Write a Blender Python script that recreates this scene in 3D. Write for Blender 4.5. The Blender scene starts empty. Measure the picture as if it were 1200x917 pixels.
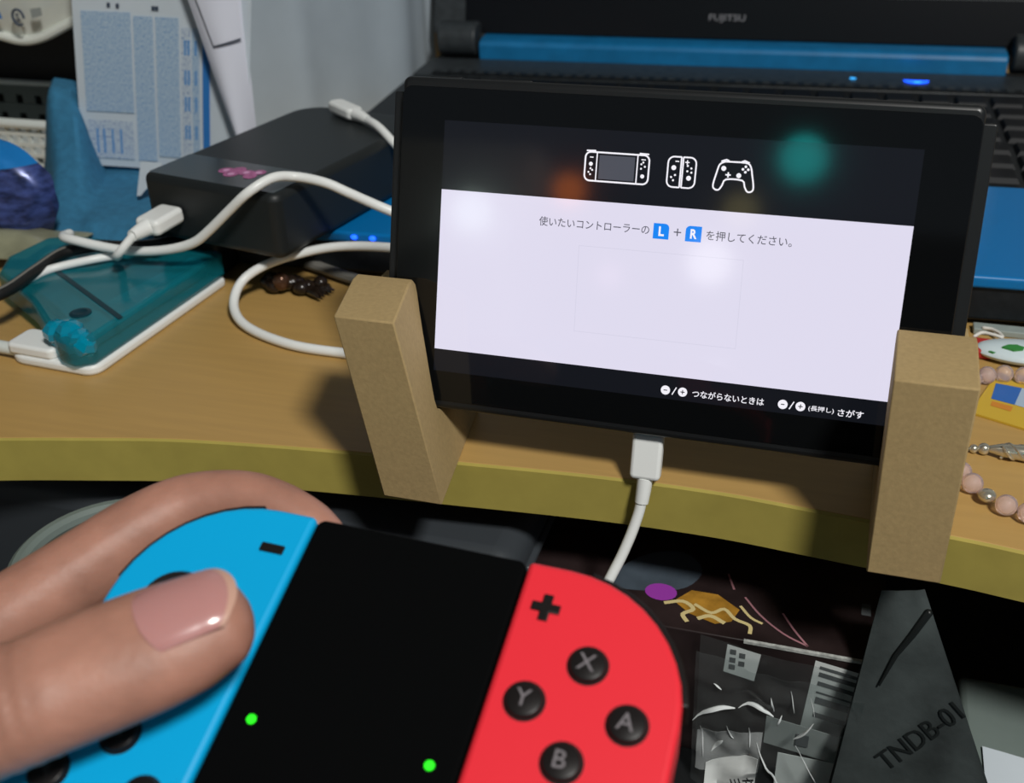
import bpy, bmesh, math, random
from mathutils import Vector, Matrix, noise
random.seed(7)
S = 0.001                      # everything below is written in millimetres
sc = bpy.context.scene
COL = sc.collection

# ------------------------------------------------------------------ camera
cam_d = bpy.data.cameras.new('camera')
cam = bpy.data.objects.new('camera', cam_d)
COL.objects.link(cam)
cR = Vector((0.9575945, 0.2870557, -0.0247355))
cU = Vector((-0.1218387, 0.4812458, 0.8680771))
cF = Vector((-0.2610903, 0.8282520, -0.4958128))
cm = Matrix((cR, cU, -cF)).transposed().to_4x4()
cm.translation = Vector((48.07, -284.47, 199.77)) * S
cam.matrix_world = cm
cam_d.sensor_width = 36.0
cam_d.lens = 39.0
cam_d.clip_start = 0.01
cam_d.clip_end = 50
cam_d.dof.use_dof = True
cam_d.dof.focus_distance = 0.335
cam_d.dof.aperture_fstop = 17
sc.camera = cam

# ------------------------------------------------------------------ world, lamps, exposure
w = bpy.data.worlds.new('world')
sc.world = w
w.use_nodes = True
w.node_tree.nodes['Background'].inputs['Color'].default_value = (0.62, 0.76, 0.92, 1)
w.node_tree.nodes['Background'].inputs['Strength'].default_value = 0.13


def area_lamp(name, loc, aim, size, power, color):
    l = bpy.data.lights.new(name, 'AREA')
    l.shape = 'DISK'
    l.size = size
    l.energy = power
    l.color = color
    o = bpy.data.objects.new(name, l)
    COL.objects.link(o)
    o.location = loc
    o.rotation_euler = (Vector(aim) - Vector(loc)).to_track_quat('-Z', 'Y').to_euler()
    return o


area_lamp('ceiling_lamp', (0.53, -0.64, 1.06), (0, 0, 0), 0.20, 15.6, (1.0, 0.985, 0.94))

sc.view_settings.view_transform = 'Standard'
sc.view_settings.look = 'None'
sc.view_settings.exposure = 0.0
sc.view_settings.gamma = 1.0
sc.view_settings.use_curve_mapping = False


# ------------------------------------------------------------------ materials
def srgb(r, g, b):
    def f(c):
        c = c / 255.0
        return c / 12.92 if c <= 0.04045 else ((c + 0.055) / 1.055) ** 2.4
    return (f(r), f(g), f(b), 1.0)


def mat(name, color, rough=0.5, metal=0.0, spec=0.5, coat=0.0, trans=0.0, alpha=1.0,
        emit=None, estr=1.0, sss=0.0, nscale=None, namp=0.12, bump=0.0, bscale=None, stretch=(1, 1, 1), ior=1.45):
    """Principled material, with an optional noise that mottles the colour and a fine bump."""
    m = bpy.data.materials.new(name)
    m.use_nodes = True
    nt = m.node_tree
    b = nt.nodes['Principled BSDF']
    c = color if len(color) == 4 else (*color, 1)
    b.inputs['Base Color'].default_value = c
    b.inputs['Roughness'].default_value = rough
    b.inputs['Metallic'].default_value = metal
    b.inputs['Specular IOR Level'].default_value = spec
    b.inputs['Coat Weight'].default_value = coat
    b.inputs['Coat Roughness'].default_value = 0.08
    b.inputs['Transmission Weight'].default_value = trans
    b.inputs['IOR'].default_value = ior
    b.inputs['Alpha'].default_value = alpha
    if sss:
        b.inputs['Subsurface Weight'].default_value = sss
        b.inputs['Subsurface Radius'].default_value = (0.0035, 0.0012, 0.0007)
        b.inputs['Subsurface Scale'].default_value = 1.0
    if emit:
        b.inputs['Emission Color'].default_value = emit if len(emit) == 4 else (*emit, 1)
        b.inputs['Emission Strength'].default_value = estr
    if nscale or bump:
        tc = nt.nodes.new('ShaderNodeTexCoord')
        mp = nt.nodes.new('ShaderNodeMapping')
        mp.inputs['Scale'].default_value = stretch
        nt.links.new(tc.outputs['Object'], mp.inputs['Vector'])
        if nscale:
            n = nt.nodes.new('ShaderNodeTexNoise')
            n.inputs['Scale'].default_value = nscale
            n.inputs['Detail'].default_value = 4
            nt.links.new(mp.outputs['Vector'], n.inputs['Vector'])
            r = nt.nodes.new('ShaderNodeValToRGB')
            r.color_ramp.elements[0].position = 0.3
            r.color_ramp.elements[1].position = 0.7
            r.color_ramp.elements[0].color = (*[max(0, v * (1 - namp)) for v in c[:3]], 1)
            r.color_ramp.elements[1].color = (*[min(1, v * (1 + namp)) for v in c[:3]], 1)
            nt.links.new(n.outputs['Fac'], r.inputs['Fac'])
            nt.links.new(r.outputs['Color'], b.inputs['Base Color'])
        if bump:
            n2 = nt.nodes.new('ShaderNodeTexNoise')
            n2.inputs['Scale'].default_value = bscale or nscale or 300
            n2.inputs['Detail'].default_value = 3
            nt.links.new(mp.outputs['Vector'], n2.inputs['Vector'])
            bp = nt.nodes.new('ShaderNodeBump')
            bp.inputs['Strength'].default_value = bump
            bp.inputs['Distance'].default_value = 0.0006
            nt.links.new(n2.outputs['Fac'], bp.inputs['Height'])
            nt.links.new(bp.outputs['Normal'], b.inputs['Normal'])
    return m


def print_mat(name, paper, ink, sx, sy, cover=0.5):
    """Paper carrying rows of unreadably small print."""
    m = mat(name, paper, 0.75)
    nt = m.node_tree
    b = nt.nodes['Principled BSDF']
    tc = nt.nodes.new('ShaderNodeTexCoord')
    mp = nt.nodes.new('ShaderNodeMapping')
    mp.inputs['Scale'].default_value = (sx, 1, sy)
    nt.links.new(tc.outputs['Object'], mp.inputs['Vector'])
    n = nt.nodes.new('ShaderNodeTexNoise')
    n.inputs['Scale'].default_value = 1.0
    n.inputs['Detail'].default_value = 2
    nt.links.new(mp.outputs['Vector'], n.inputs['Vector'])
    r = nt.nodes.new('ShaderNodeValToRGB')
    r.color_ramp.elements[0].position = cover - 0.06
    r.color_ramp.elements[1].position = cover + 0.08
    r.color_ramp.elements[0].color = paper
    r.color_ramp.elements[1].color = ink
    nt.links.new(n.outputs['Fac'], r.inputs['Fac'])
    nt.links.new(r.outputs['Color'], b.inputs['Base Color'])
    return m


def see_through(name, color, clear=0.5, rough=0.1):
    """Thin clear plastic: a sheet that partly lets what lies behind it through and shines."""
    m = bpy.data.materials.new(name)
    m.use_nodes = True
    nt = m.node_tree
    b = nt.nodes['Principled BSDF']
    b.inputs['Base Color'].default_value = color
    b.inputs['Roughness'].default_value = rough
    b.inputs['Specular IOR Level'].default_value = 0.8
    t = nt.nodes.new('ShaderNodeBsdfTransparent')
    t.inputs['Color'].default_value = (*[min(1, 0.55 + 0.45 * v / max(color[:3])) for v in color[:3]], 1)
    mx = nt.nodes.new('ShaderNodeMixShader')
    mx.inputs['Fac'].default_value = clear
    out = nt.nodes['Material Output']
    nt.links.new(b.outputs['BSDF'], mx.inputs[1])
    nt.links.new(t.outputs['BSDF'], mx.inputs[2])
    nt.links.new(mx.outputs['Shader'], out.inputs['Surface'])
    return m


M = {}
M['desk'] = mat('desk_laminate', srgb(182, 146, 86), 0.42, nscale=60, namp=0.05, stretch=(0.35, 5, 1))
M['desk_edge'] = mat('desk_edge_band', srgb(172, 157, 78), 0.55, nscale=90, namp=0.06)
M['mdf'] = mat('fibreboard', srgb(166, 142, 98), 0.85, nscale=700, namp=0.07, bump=0.12, bscale=900)
M['black_body'] = mat('black_plastic_satin', (0.010, 0.011, 0.012), 0.35)
M['black_glass'] = mat('black_glass', (0.004, 0.0045, 0.005), 0.06, spec=0.5)
M['lcd'] = mat('lit_lcd_black', (0.003, 0.003, 0.004), 0.08, emit=(0.006, 0.007, 0.010))
M['lcd_white'] = mat('lit_lcd_white', (0.003, 0.003, 0.004), 0.08, emit=(0.74, 0.71, 0.86), estr=1.0)
M['lcd_line'] = mat('lit_lcd_line', (0.003, 0.003, 0.004), 0.08, emit=(0.95, 0.93, 1.0), estr=0.95)
M['lcd_text'] = mat('lit_lcd_grey_text', (0.003, 0.003, 0.004), 0.08, emit=(0.10, 0.10, 0.13))
M['lcd_faint'] = mat('lit_lcd_faint', (0.003, 0.003, 0.004), 0.08, emit=(0.66, 0.64, 0.78))
M['lcd_blue'] = mat('lit_lcd_blue', (0.003, 0.003, 0.004), 0.08, emit=(0.01, 0.24, 0.90))
M['lcd_grey'] = mat('lit_lcd_grey', (0.003, 0.003, 0.004), 0.08, emit=(0.075, 0.080, 0.10))
M['white_plastic'] = mat('white_cable_plastic', srgb(236, 238, 236), 0.35)
M['grey_plastic'] = mat('grey_plastic', srgb(150, 156, 154), 0.5)
M['cyan'] = mat('blue_matte_shell', (0.0, 0.40, 0.78, 1), 0.42, bump=0.05, bscale=2500)
M['red'] = mat('red_matte_shell', (0.86, 0.028, 0.045, 1), 0.42, bump=0.05, bscale=2500)
M['button'] = mat('black_button', (0.011, 0.009, 0.009), 0.38, spec=0.35)
M['well'] = mat('button_well', (0.003, 0.003, 0.003), 0.7)
M['legend'] = mat('grey_legend', srgb(120, 114, 118), 0.6)
M['arrow'] = mat('shaded_arrow_print', (0.03, 0.03, 0.032), 0.6)  # arrow print darkened in colour for the shade lying over it
M['grip'] = mat('grip_black', (0.0016, 0.0018, 0.002), 0.75, spec=0.05, bump=0.08, bscale=3000)
M['led_green'] = mat('green_led', (0.0, 0.3, 0.0), 0.4, emit=(0.03, 0.95, 0.02), estr=1.5)
M['led_blue'] = mat('blue_led', (0.0, 0.02, 0.3), 0.4, emit=(0.01, 0.09, 1.0), estr=3.0)
M['led_core'] = mat('blue_led_core', (0.0, 0.05, 0.3), 0.4, emit=(0.05, 0.45, 1.0), estr=1.6)
M['lap_black'] = mat('laptop_black', (0.010, 0.012, 0.014), 0.45, spec=0.3, nscale=300, namp=0.2)
M['lap_grey'] = mat('laptop_dark_grey', (0.030, 0.036, 0.040), 0.45, nscale=200, namp=0.25)
M['lap_bezel'] = mat('laptop_bezel', (0.005, 0.006, 0.008), 0.3, spec=0.22)
M['lap_blue'] = mat('laptop_blue', (0.002, 0.16, 0.44), 0.36, spec=0.35)
M['lap_blue2'] = mat('laptop_blue_hinge', (0.008, 0.16, 0.37), 0.36, coat=0.2, nscale=80, namp=0.12)
M['key'] = mat('laptop_key', (0.007, 0.008, 0.010), 0.5, spec=0.18)
M['logo'] = mat('silver_print', srgb(120, 120, 124), 0.5)
M['box'] = mat('black_matte_case', (0.011, 0.014, 0.015), 0.48, bump=0.05, bscale=1500)
M['box_gloss'] = mat('glossy_clear_strip', (0.028, 0.036, 0.040), 0.22)
M['pink'] = mat('pink_sticker', srgb(168, 92, 140), 0.5, nscale=900, namp=0.35)
M['pink2'] = mat('pale_pink_sticker', srgb(214, 160, 200), 0.5)
M['teal'] = see_through('teal_clear_plastic', (0.008, 0.21, 0.26, 1), 0.42, 0.18)
M['teal_in'] = mat('teal_inner_board', (0.008, 0.15, 0.19), 0.4, nscale=45, namp=0.55, stretch=(1, 0.6, 1))
M['teal_dark'] = mat('teal_seam', (0.002, 0.03, 0.045), 0.5)
M['teal_lite'] = mat('teal_window', (0.01, 0.30, 0.36), 0.3)
M['crystal'] = mat('cyan_crystal', (0.0, 0.36, 0.55, 1), 0.08, trans=0.35, spec=0.9)
M['cable_black'] = mat('black_cable', (0.010, 0.010, 0.010), 0.45)
M['cable_grey_sheen'] = mat('grey_cable', srgb(120, 118, 112), 0.4)  # real grey cable, and the highlight painted on the black one
M['brown_dark'] = mat('dark_brown_resin', (0.016, 0.010, 0.007), 0.25, nscale=400, namp=0.5)
M['bronze'] = mat('bronze_bead', (0.10, 0.05, 0.03), 0.2, metal=0.5)
M['paper'] = mat('white_paper', srgb(206, 216, 224), 0.8, nscale=40, namp=0.03)
M['paper2'] = mat('white_envelope_paper', srgb(216, 218, 230), 0.8)
M['print1'] = print_mat('blue_small_print', srgb(184, 204, 220), srgb(128, 164, 204), 1900, 800, 0.52)
M['print2'] = print_mat('blue_sparse_print', srgb(200, 212, 222), srgb(112, 140, 186), 1700, 700, 0.56)
M['ink_blue'] = mat('blue_print', srgb(46, 122, 196), 0.7)
M['ink_lite'] = mat('light_blue_print', srgb(96, 150, 206), 0.7)
M['ink_dark'] = mat('dark_print', srgb(60, 72, 90), 0.7)
M['curtain'] = mat('grey_curtain_cloth', srgb(168, 180, 190), 0.85, nscale=30, namp=0.05)
M['wall'] = mat('wall_paint', srgb(150, 150, 146), 0.85, nscale=12, namp=0.04)
M['floor'] = mat('floor_boards', srgb(84, 70, 56), 0.6, nscale=20, namp=0.2, stretch=(1, 6, 1))
M['dark_cab'] = mat('dark_shelf_board', (0.008, 0.008, 0.010), 0.6, nscale=30, namp=0.2)
M['basket'] = mat('white_basket_plastic', srgb(214, 220, 216), 0.45)
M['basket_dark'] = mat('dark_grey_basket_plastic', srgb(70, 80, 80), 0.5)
M['pack'] = mat('white_pack_film', srgb(226, 230, 222), 0.35, nscale=60, namp=0.04)
M['blue_cloth'] = mat('dusty_blue_cloth', srgb(50, 116, 152), 0.85, nscale=260, namp=0.14, bump=0.3, bscale=900)
M['foil_blue'] = mat('blue_foil', srgb(34, 128, 204), 0.22, metal=0.25, nscale=60, namp=0.1)
M['foil_navy'] = mat('navy_foil_print', srgb(58, 72, 126), 0.25, metal=0.2, nscale=120, namp=0.8, stretch=(1, 1, 2.2))
M['foil_white'] = mat('white_foil_print', srgb(196, 210, 226), 0.3)
M['beige_film'] = mat('beige_pouch_film', srgb(136, 136, 112), 0.3, nscale=70, namp=0.25)
M['rose'] = mat('rose_quartz', srgb(244, 226, 228), 0.08, trans=0.72, spec=0.6, ior=1.3)
M['silver'] = mat('silver_metal', srgb(212, 208, 192), 0.22, metal=0.8)
M['yellow'] = mat('yellow_card_print', srgb(206, 170, 56), 0.35)
M['orange'] = mat('orange_print', srgb(208, 134, 46), 0.4)
M['cardblue'] = mat('blue_card_print', srgb(48, 104, 182), 0.35)
M['cardlite'] = mat('pale_blue_card_print', srgb(170, 190, 210), 0.35)
M['case_white'] = mat('pale_blue_white_plastic', srgb(208, 222, 226), 0.25)
M['green'] = mat('green_print', srgb(58, 138, 62), 0.4)
M['redcharm'] = mat('red_cloth', srgb(176, 40, 36), 0.7)
M['string'] = mat('white_string', srgb(226, 222, 214), 0.8)
M['steel'] = mat('grey_metal_strip', srgb(150, 160, 156), 0.4, nscale=300, namp=0.06)
M['tray'] = mat('dark_tray', (0.010, 0.011, 0.012), 0.45)
M['case_black'] = mat('black_leatherette', (0.045, 0.052, 0.060), 0.36, bump=0.06, bscale=1200)
M['game_box'] = mat('dark_printed_box', (0.022, 0.014, 0.014), 0.3, nscale=40, namp=0.6)
M['gold'] = mat('gold_print', srgb(170, 124, 46), 0.35, nscale=200, namp=0.3)
M['gold2'] = mat('pale_gold_print', srgb(214, 196, 140), 0.35)
M['violet'] = mat('violet_print', srgb(156, 62, 170), 0.35)
M['glare'] = mat('grey_blue_painted_glare', srgb(72, 82, 92), 0.35, nscale=60, namp=0.3)  # colour of the glare painted on the game box top
M['rosy'] = mat('rosy_line_print', srgb(170, 120, 128), 0.4)
M['worn'] = mat('worn_card_edge', srgb(170, 172, 168), 0.8, nscale=500, namp=0.4)
M['label'] = mat('white_label', srgb(226, 230, 228), 0.6)
M['bars'] = mat('grey_print', srgb(92, 96, 98), 0.6)
M['black_ink'] = mat('black_print', srgb(26, 28, 30), 0.6)
M['clear'] = see_through('clear_film', (0.12, 0.125, 0.125, 1), 0.88, 0.10)
M['milky'] = see_through('milky_film', (0.45, 0.47, 0.47, 1), 0.62, 0.2)
M['smoke'] = mat('black_film_pouch', (0.036, 0.044, 0.044), 0.42, nscale=45, namp=0.5, bump=0.3, bscale=250)
M['emboss'] = mat('embossed_dark', (0.006, 0.008, 0.008), 0.4)
M['grey_lid'] = mat('grey_green_plastic', srgb(112, 124, 120), 0.5, nscale=30, namp=0.12)
M['skin'] = mat('skin', srgb(170, 122, 104), 0.5, sss=0.12, nscale=90, namp=0.15, bump=0.22, bscale=420)
M['nail'] = mat('fingernail', srgb(188, 134, 130), 0.22, sss=0.1, coat=0.4)
M['nail_tip'] = mat('fingernail_free_edge', srgb(200, 158, 140), 0.3)
M['mole'] = mat('skin_mark', srgb(140, 82, 72), 0.6)


# ------------------------------------------------------------------ mesh helpers
class MB:
    """Collects shapes (mm) and builds them as one mesh object."""

    def __init__(self):
        self.v, self.f = [], []

    def add(self, vs, fs):
        k = len(self.v)
        self.v += [Vector(p) for p in vs]
        self.f += [tuple(i + k for i in f) for f in fs]
        return self

    def box(self, x0, x1, y0, y1, z0, z1, mtx=None):
        vs = [Vector((x, y, z)) for z in (z0, z1) for y in (y0, y1) for x in (x0, x1)]
        if mtx:
            vs = [mtx @ p for p in vs]
        return self.add(vs, [(0, 2, 3, 1), (4, 5, 7, 6), (0, 1, 5, 4), (2, 6, 7, 3), (0, 4, 6, 2), (1, 3, 7, 5)])

    def prism(self, pts, z0, z1, mtx=None):
        n = len(pts)
        a = sum(pts[i][0] * pts[(i + 1) % n][1] - pts[(i + 1) % n][0] * pts[i][1] for i in range(n))
        if a < 0:
            pts = pts[::-1]
        vs = [Vector((p[0], p[1], z0)) for p in pts] + [Vector((p[0], p[1], z1)) for p in pts]
        if mtx:
            vs = [mtx @ p for p in vs]
        return self.add(vs, [tuple(range(n))[::-1], tuple(range(n, 2 * n))] +
                        [(i, (i + 1) % n, n + (i + 1) % n, n + i) for i in range(n)])

    def flat(self, pts):
        return self.add(pts, [tuple(range(len(pts)))])

    def ring(self, pts, width, z, closed=True, depth=0.02):
        """A stroke of the given width along 2-D points, at height z."""
        n = len(pts)
        P = [Vector((p[0], p[1])) for p in pts]
        L, Rr = [], []
        for i in range(n):
            a = P[i - 1] if (closed or i > 0) else P[i]
            b = P[(i + 1) % n] if (closed or i < n - 1) else P[i]
            d1 = (P[i] - a).normalized() if (P[i] - a).length > 1e-9 else (b - P[i]).normalized()
            d2 = (b - P[i]).normalized() if (b - P[i]).length > 1e-9 else d1
            nn = Vector((-(d1.y + d2.y), d1.x + d2.x))
            nn = nn.normalized() if nn.length > 1e-6 else Vector((-d1.y, d1.x))
            k = 1 / max(0.5, nn.dot(Vector((-d1.y, d1.x))))
            L.append(P[i] + nn * width / 2 * k)
            Rr.append(P[i] - nn * width / 2 * k)
        vs = [Vector((p.x, p.y, z)) for p in L] + [Vector((p.x, p.y, z)) for p in Rr]
        m = n if closed else n - 1
        return self.add(vs, [(i, n + i, n + (i + 1) % n, (i + 1) % n) for i in range(m)])

    def disc(self, cx, cy, r, z, n=20, ry=None):
        return self.add([(cx + r * math.cos(2 * math.pi * i / n), cy + (ry or r) * math.sin(2 * math.pi * i / n), z)
                         for i in range(n)], [tuple(range(n))])

    def tube(self, path, rad, seg=12, flat=1.0, up=Vector((0, 0, 1)), caps=True, dome=True):
        """Swept tube; rad a number, list of numbers or list of (side, up) radii."""
        P = [Vector(p) for p in path]
        n = len(P)
        R_ = rad if isinstance(rad, (list, tuple)) else [rad] * n
        R_ = [r if isinstance(r, tuple) else (r, r * flat) for r in R_]
        T = []
        for i in range(n):
            T.append((P[min(n - 1, i + 1)] - P[max(0, i - 1)]).normalized())
        side = T[0].cross(up)
        if side.length < 1e-4:
            side = T[0].cross(Vector((1, 0, 0)))
        side.normalize()
        rings = []
        frames = []
        for i in range(n):
            side = (side - T[i] * side.dot(T[i])).normalized()
            frames.append((side.copy(), side.cross(T[i]).normalized()))
        seq = [(P[i], frames[i], R_[i]) for i in range(n)]
        if dome:
            pre, post = [], []
            for a in (80, 55, 28):
                c, s_ = math.cos(math.radians(a)), math.sin(math.radians(a))
                r = R_[0]
                pre.append((P[0] - T[0] * min(r) * s_, frames[0], (r[0] * c, r[1] * c)))
                r = R_[-1]
                post.append((P[-1] + T[-1] * min(r) * s_, frames[-1], (r[0] * c, r[1] * c)))
            seq = pre + seq + post[::-1]
        for p, (s1, u1), r in seq:
            rings.append([p + s1 * r[0] * math.cos(2 * math.pi * k / seg) + u1 * r[1] * math.sin(2 * math.pi * k / seg)
                          for k in range(seg)])
        vs = [q for rg in rings for q in rg]
        m = len(rings)
        fs = [(i * seg + k, i * seg + (k + 1) % seg, (i + 1) * seg + (k + 1) % seg, (i + 1) * seg + k)
              for i in range(m - 1) for k in range(seg)]
        if caps:
            fs += [tuple(range(seg))[::-1], tuple((m - 1) * seg + k for k in range(seg))]
        return self.add(vs, fs)

    def ellip(self, c, r, seg=16, rings=10, mtx=None):
        vs, fs = [], []
        for j in range(rings + 1):
            t = math.pi * j / rings
            for i in range(seg):
                a = 2 * math.pi * i / seg
                p = Vector((r[0] * math.sin(t) * math.cos(a), r[1] * math.sin(t) * math.sin(a), r[2] * math.cos(t)))
                vs.append((mtx @ p if mtx else p) + Vector(c))
        for j in range(rings):
            for i in range(seg):
                fs.append((j * seg + i, (j + 1) * seg + i, (j + 1) * seg + (i + 1) % seg, j * seg + (i + 1) % seg))
        return self.add(vs, fs)

    def lathe(self, prof, c=(0, 0, 0), seg=28):
        vs, fs = [], []
        for r, z in prof:
            for i in range(seg):
                a = 2 * math.pi * i / seg
                vs.append((c[0] + r * math.cos(a), c[1] + r * math.sin(a), c[2] + z))
        for j in range(len(prof) - 1):
            for i in range(seg):
                fs.append((j * seg + i, j * seg + (i + 1) % seg, (j + 1) * seg + (i + 1) % seg, (j + 1) * seg + i))
        fs += [tuple(range(seg))[::-1], tuple((len(prof) - 1) * seg + i for i in range(seg))]
        return self.add(vs, fs)

    def grid(self, fn, nu, nv, thick=0.3):
        """A sheet given by fn(u, v) -> point, with a real thickness."""
        P = [[Vector(fn(i / nu, j / nv)) for i in range(nu + 1)] for j in range(nv + 1)]
        N = []
        for j in range(nv + 1):
            row = []
            for i in range(nu + 1):
                du = P[j][min(nu, i + 1)] - P[j][max(0, i - 1)]
                dv = P[min(nv, j + 1)][i] - P[max(0, j - 1)][i]
                n_ = du.cross(dv)
                row.append(n_.normalized() if n_.length > 1e-9 else Vector((0, 0, 1)))
            N.append(row)
        W = nu + 1
        vs = [P[j][i] + N[j][i] * thick / 2 for j in range(nv + 1) for i in range(W)]
        vs += [P[j][i] - N[j][i] * thick / 2 for j in range(nv + 1) for i in range(W)]
        k = W * (nv + 1)
        fs = []
        for j in range(nv):
            for i in range(nu):
                a = j * W + i
                fs.append((a, a + 1, a + W + 1, a + W))
                fs.append((k + a, k + a + W, k + a + W + 1, k + a + 1))
        rim = [i for i in range(W)] + [j * W + nu for j in range(1, nv + 1)] + \
              [nv * W + i for i in range(nu - 1, -1, -1)] + [j * W for j in range(nv - 1, 0, -1)]
        for a, b in zip(rim, rim[1:] + rim[:1]):
            fs.append((a, k + a, k + b, b))
        return self.add(vs, fs)

    def build(self, name, material, parent=None, bevel=0.0, seg=3, smooth=35, fix=False, subsurf=0):
        me = bpy.data.meshes.new(name)
        me.from_pydata([tuple(p * S) for p in self.v], [], self.f)
        if fix:
            bm = bmesh.new()
            bm.from_mesh(me)
            bmesh.ops.recalc_face_normals(bm, faces=bm.faces)
            bm.to_mesh(me)
            bm.free()
        me.update()
        if smooth:
            me.shade_smooth()
            me.set_sharp_from_angle(angle=math.radians(smooth))
        o = bpy.data.objects.new(name, me)
        COL.objects.link(o)
        if material:
            me.materials.append(material)
        if parent:
            o.parent = parent
        if bevel:
            b = o.modifiers.new('bevel', 'BEVEL')
            b.width = bevel * S
            b.segments = seg
            b.limit_method = 'ANGLE'
            b.angle_limit = math.radians(40)
            b.harden_normals = False
        if subsurf:
            s_ = o.modifiers.new('subdivision', 'SUBSURF')
            s_.levels = s_.render_levels = subsurf
        return o


def frame(o, x, y, z):
    m = Matrix((Vector(x), Vector(y), Vector(z))).transposed().to_4x4()
    m.translation = Vector(o)
    return m


def tag(o, label, cat, group=None, kind=None):
    o['label'] = label
    o['category'] = cat
    if group:
        o['group'] = group
    if kind:
        o['kind'] = kind
    return o


def thing(name, label, cat, mtx=None, loc=(0, 0, 0), group=None):
    o = bpy.data.objects.new(name, None)
    o.empty_display_size = 0.01
    COL.objects.link(o)
    m = mtx.copy() if mtx else Matrix.Translation(Vector(loc))
    m.translation = m.translation * S
    o.matrix_world = m
    return tag(o, label, cat, group)


def struct(o):
    o['kind'] = 'structure'
    return o


def curve_pts(pts, n=8):
    """Catmull-Rom through the points."""
    P = [Vector(p) for p in pts]
    Q = [P[0] * 2 - P[1]] + P + [P[-1] * 2 - P[-2]]
    out = []
    for i in range(1, len(Q) - 2):
        a, b, c, d = Q[i - 1:i + 3]
        for k in range(n):
            t = k / n
            out.append(0.5 * (b * 2 + (c - a) * t + (a * 2 - b * 5 + c * 4 - d) * t * t + (b * 3 - a - c * 3 + d) * t ** 3))
    out.append(P[-1])
    return out


def rrect(x0, x1, y0, y1, r, n=6):
    """Rounded rectangle; r one radius or four (right-top, left-top, left-bottom, right-bottom)."""
    rs = r if isinstance(r, (list, tuple)) else [r] * 4
    out = []
    for (cx, cy, sx, sy, a0), rr in zip(((x1, y1, -1, -1, 0), (x0, y1, 1, -1, 90), (x0, y0, 1, 1, 180), (x1, y0, -1, 1, 270)), rs):
        if rr <= 0:
            out.append((cx, cy))
            continue
        for k in range(n + 1):
            a = math.radians(a0 + 90 * k / n)
            out.append((cx + sx * rr + rr * math.cos(a), cy + sy * rr + rr * math.sin(a)))
    return out


def text_mb(s, o, x, y, width=None, height=None, bold=0.0, center=False):
    """Flat lettering laid at o along unit x (reading) and y (up), scaled to a width in mm."""
    cu = bpy.data.curves.new('lettering', 'FONT')
    cu.body = s
    cu.size = 10
    cu.offset = bold
    cu.resolution_u = 3
    ob = bpy.data.objects.new('lettering', cu)
    COL.objects.link(ob)
    bpy.context.view_layer.update()
    me = bpy.data.meshes.new_from_object(ob.evaluated_get(bpy.context.evaluated_depsgraph_get()))
    xs = [v.co.x for v in me.vertices]
    ys = [v.co.y for v in me.vertices]
    x0, x1, y0, y1 = min(xs), max(xs), min(ys), max(ys)
    kx = width / (x1 - x0) if width else None
    ky = height / (y1 - y0) if height else None
    kx = kx or ky
    ky = ky or kx
    x, y, o = Vector(x), Vector(y), Vector(o)
    mb = MB()
    mb.add([o + x * ((v.co.x - (x0 if not center else (x0 + x1) / 2)) * kx) +
            y * ((v.co.y - (y0 if not center else (y0 + y1) / 2)) * ky) for v in me.vertices],
           [tuple(p.vertices) for p in me.polygons])
    bpy.data.objects.remove(ob)
    bpy.data.curves.remove(cu)
    bpy.data.meshes.remove(me)
    return mb


X, Y, Z = Vector((1, 0, 0)), Vector((0, 1, 0)), Vector((0, 0, 1))

# ------------------------------------------------------------------ the room
struct(MB().box(-1700, 1900, -2300, 760, -720, -700).build('floor', M['floor']))
struct(MB().box(-1700, 1900, 700, 760, -700, 1750).build('wall_back', M['wall']))
struct(MB().box(-1760, -1700, -2300, 760, -700, 1750).build('wall_left', M['wall']))
struct(MB().box(-1760, 1960, -1500, 760, 1750, 1800).build('ceiling', M['wall']))

# ------------------------------------------------------------------ desk
desk = thing('desk', 'tan wood-effect desk with an olive front edge that curves inwards', 'desk', loc=(0, 0, -700))
D0 = -700
front = curve_pts([(-640, -190), (-420, -96), (-300, -50), (-225, -27), (-190, -17.8), (-161, -11), (-131, -6.5), (-100, -3),
                   (-60, 0.4), (-31.7, 2.8), (-5.5, 4.4), (25, 4.6), (53, 2.6), (92, -0.6), (111, -2.9), (160, -10),
                   (250, -32), (400, -84), (560, -150)], 4)
front = [(p[0], p[1]) for p in [tuple(v) for v in [Vector((q.x, q.y)) for q in [Vector((a.x, a.y)) for a in front]]]] if False else [(p.x, p.y) for p in front]
top = front + [(560, 640), (-640, 640)]
MB().prism(top, -17 - D0, 0 - D0).build('desktop', M['desk'], desk, bevel=0.6, seg=2)
eb = MB()
n_ = len(front)
vs = []
for (px, py) in front:
    vs += [(px, py - 0.9, -17 - D0), (px, py - 0.9, -0.5 - D0), (px, py + 0.3, -0.1 - D0), (px, py + 0.3, -17 - D0)]
fs = []
for i in range(n_ - 1):
    a, b = 4 * i, 4 * i + 4
    for k in range(4):
        fs.append((a + k, b + k, b + (k + 1) % 4, a + (k + 1) % 4))
eb.add(vs, fs).build('edge_band', M['desk_edge'], desk, fix=True)
MB().box(-628, -608, -150, 630, 0, 683).build('side_panel', M['desk'], desk)
MB().box(528, 548, -110, 630, 0, 683).build('side_panel', M['desk'], desk)

# keyboard tray and what lies on it, below the desk edge
tray = thing('keyboard_tray', 'dark sliding tray hanging below the desk', 'tray', loc=(0, 100, -112))
MB().box(-400, 300, -170, 300, 0, 8).build('tray_board', M['tray'], tray, bevel=1)
for sx in (-399, 285):
    MB().box(sx, sx + 14, -90, 300, 8, 94.5).build('runner', M['tray'], tray)

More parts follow.
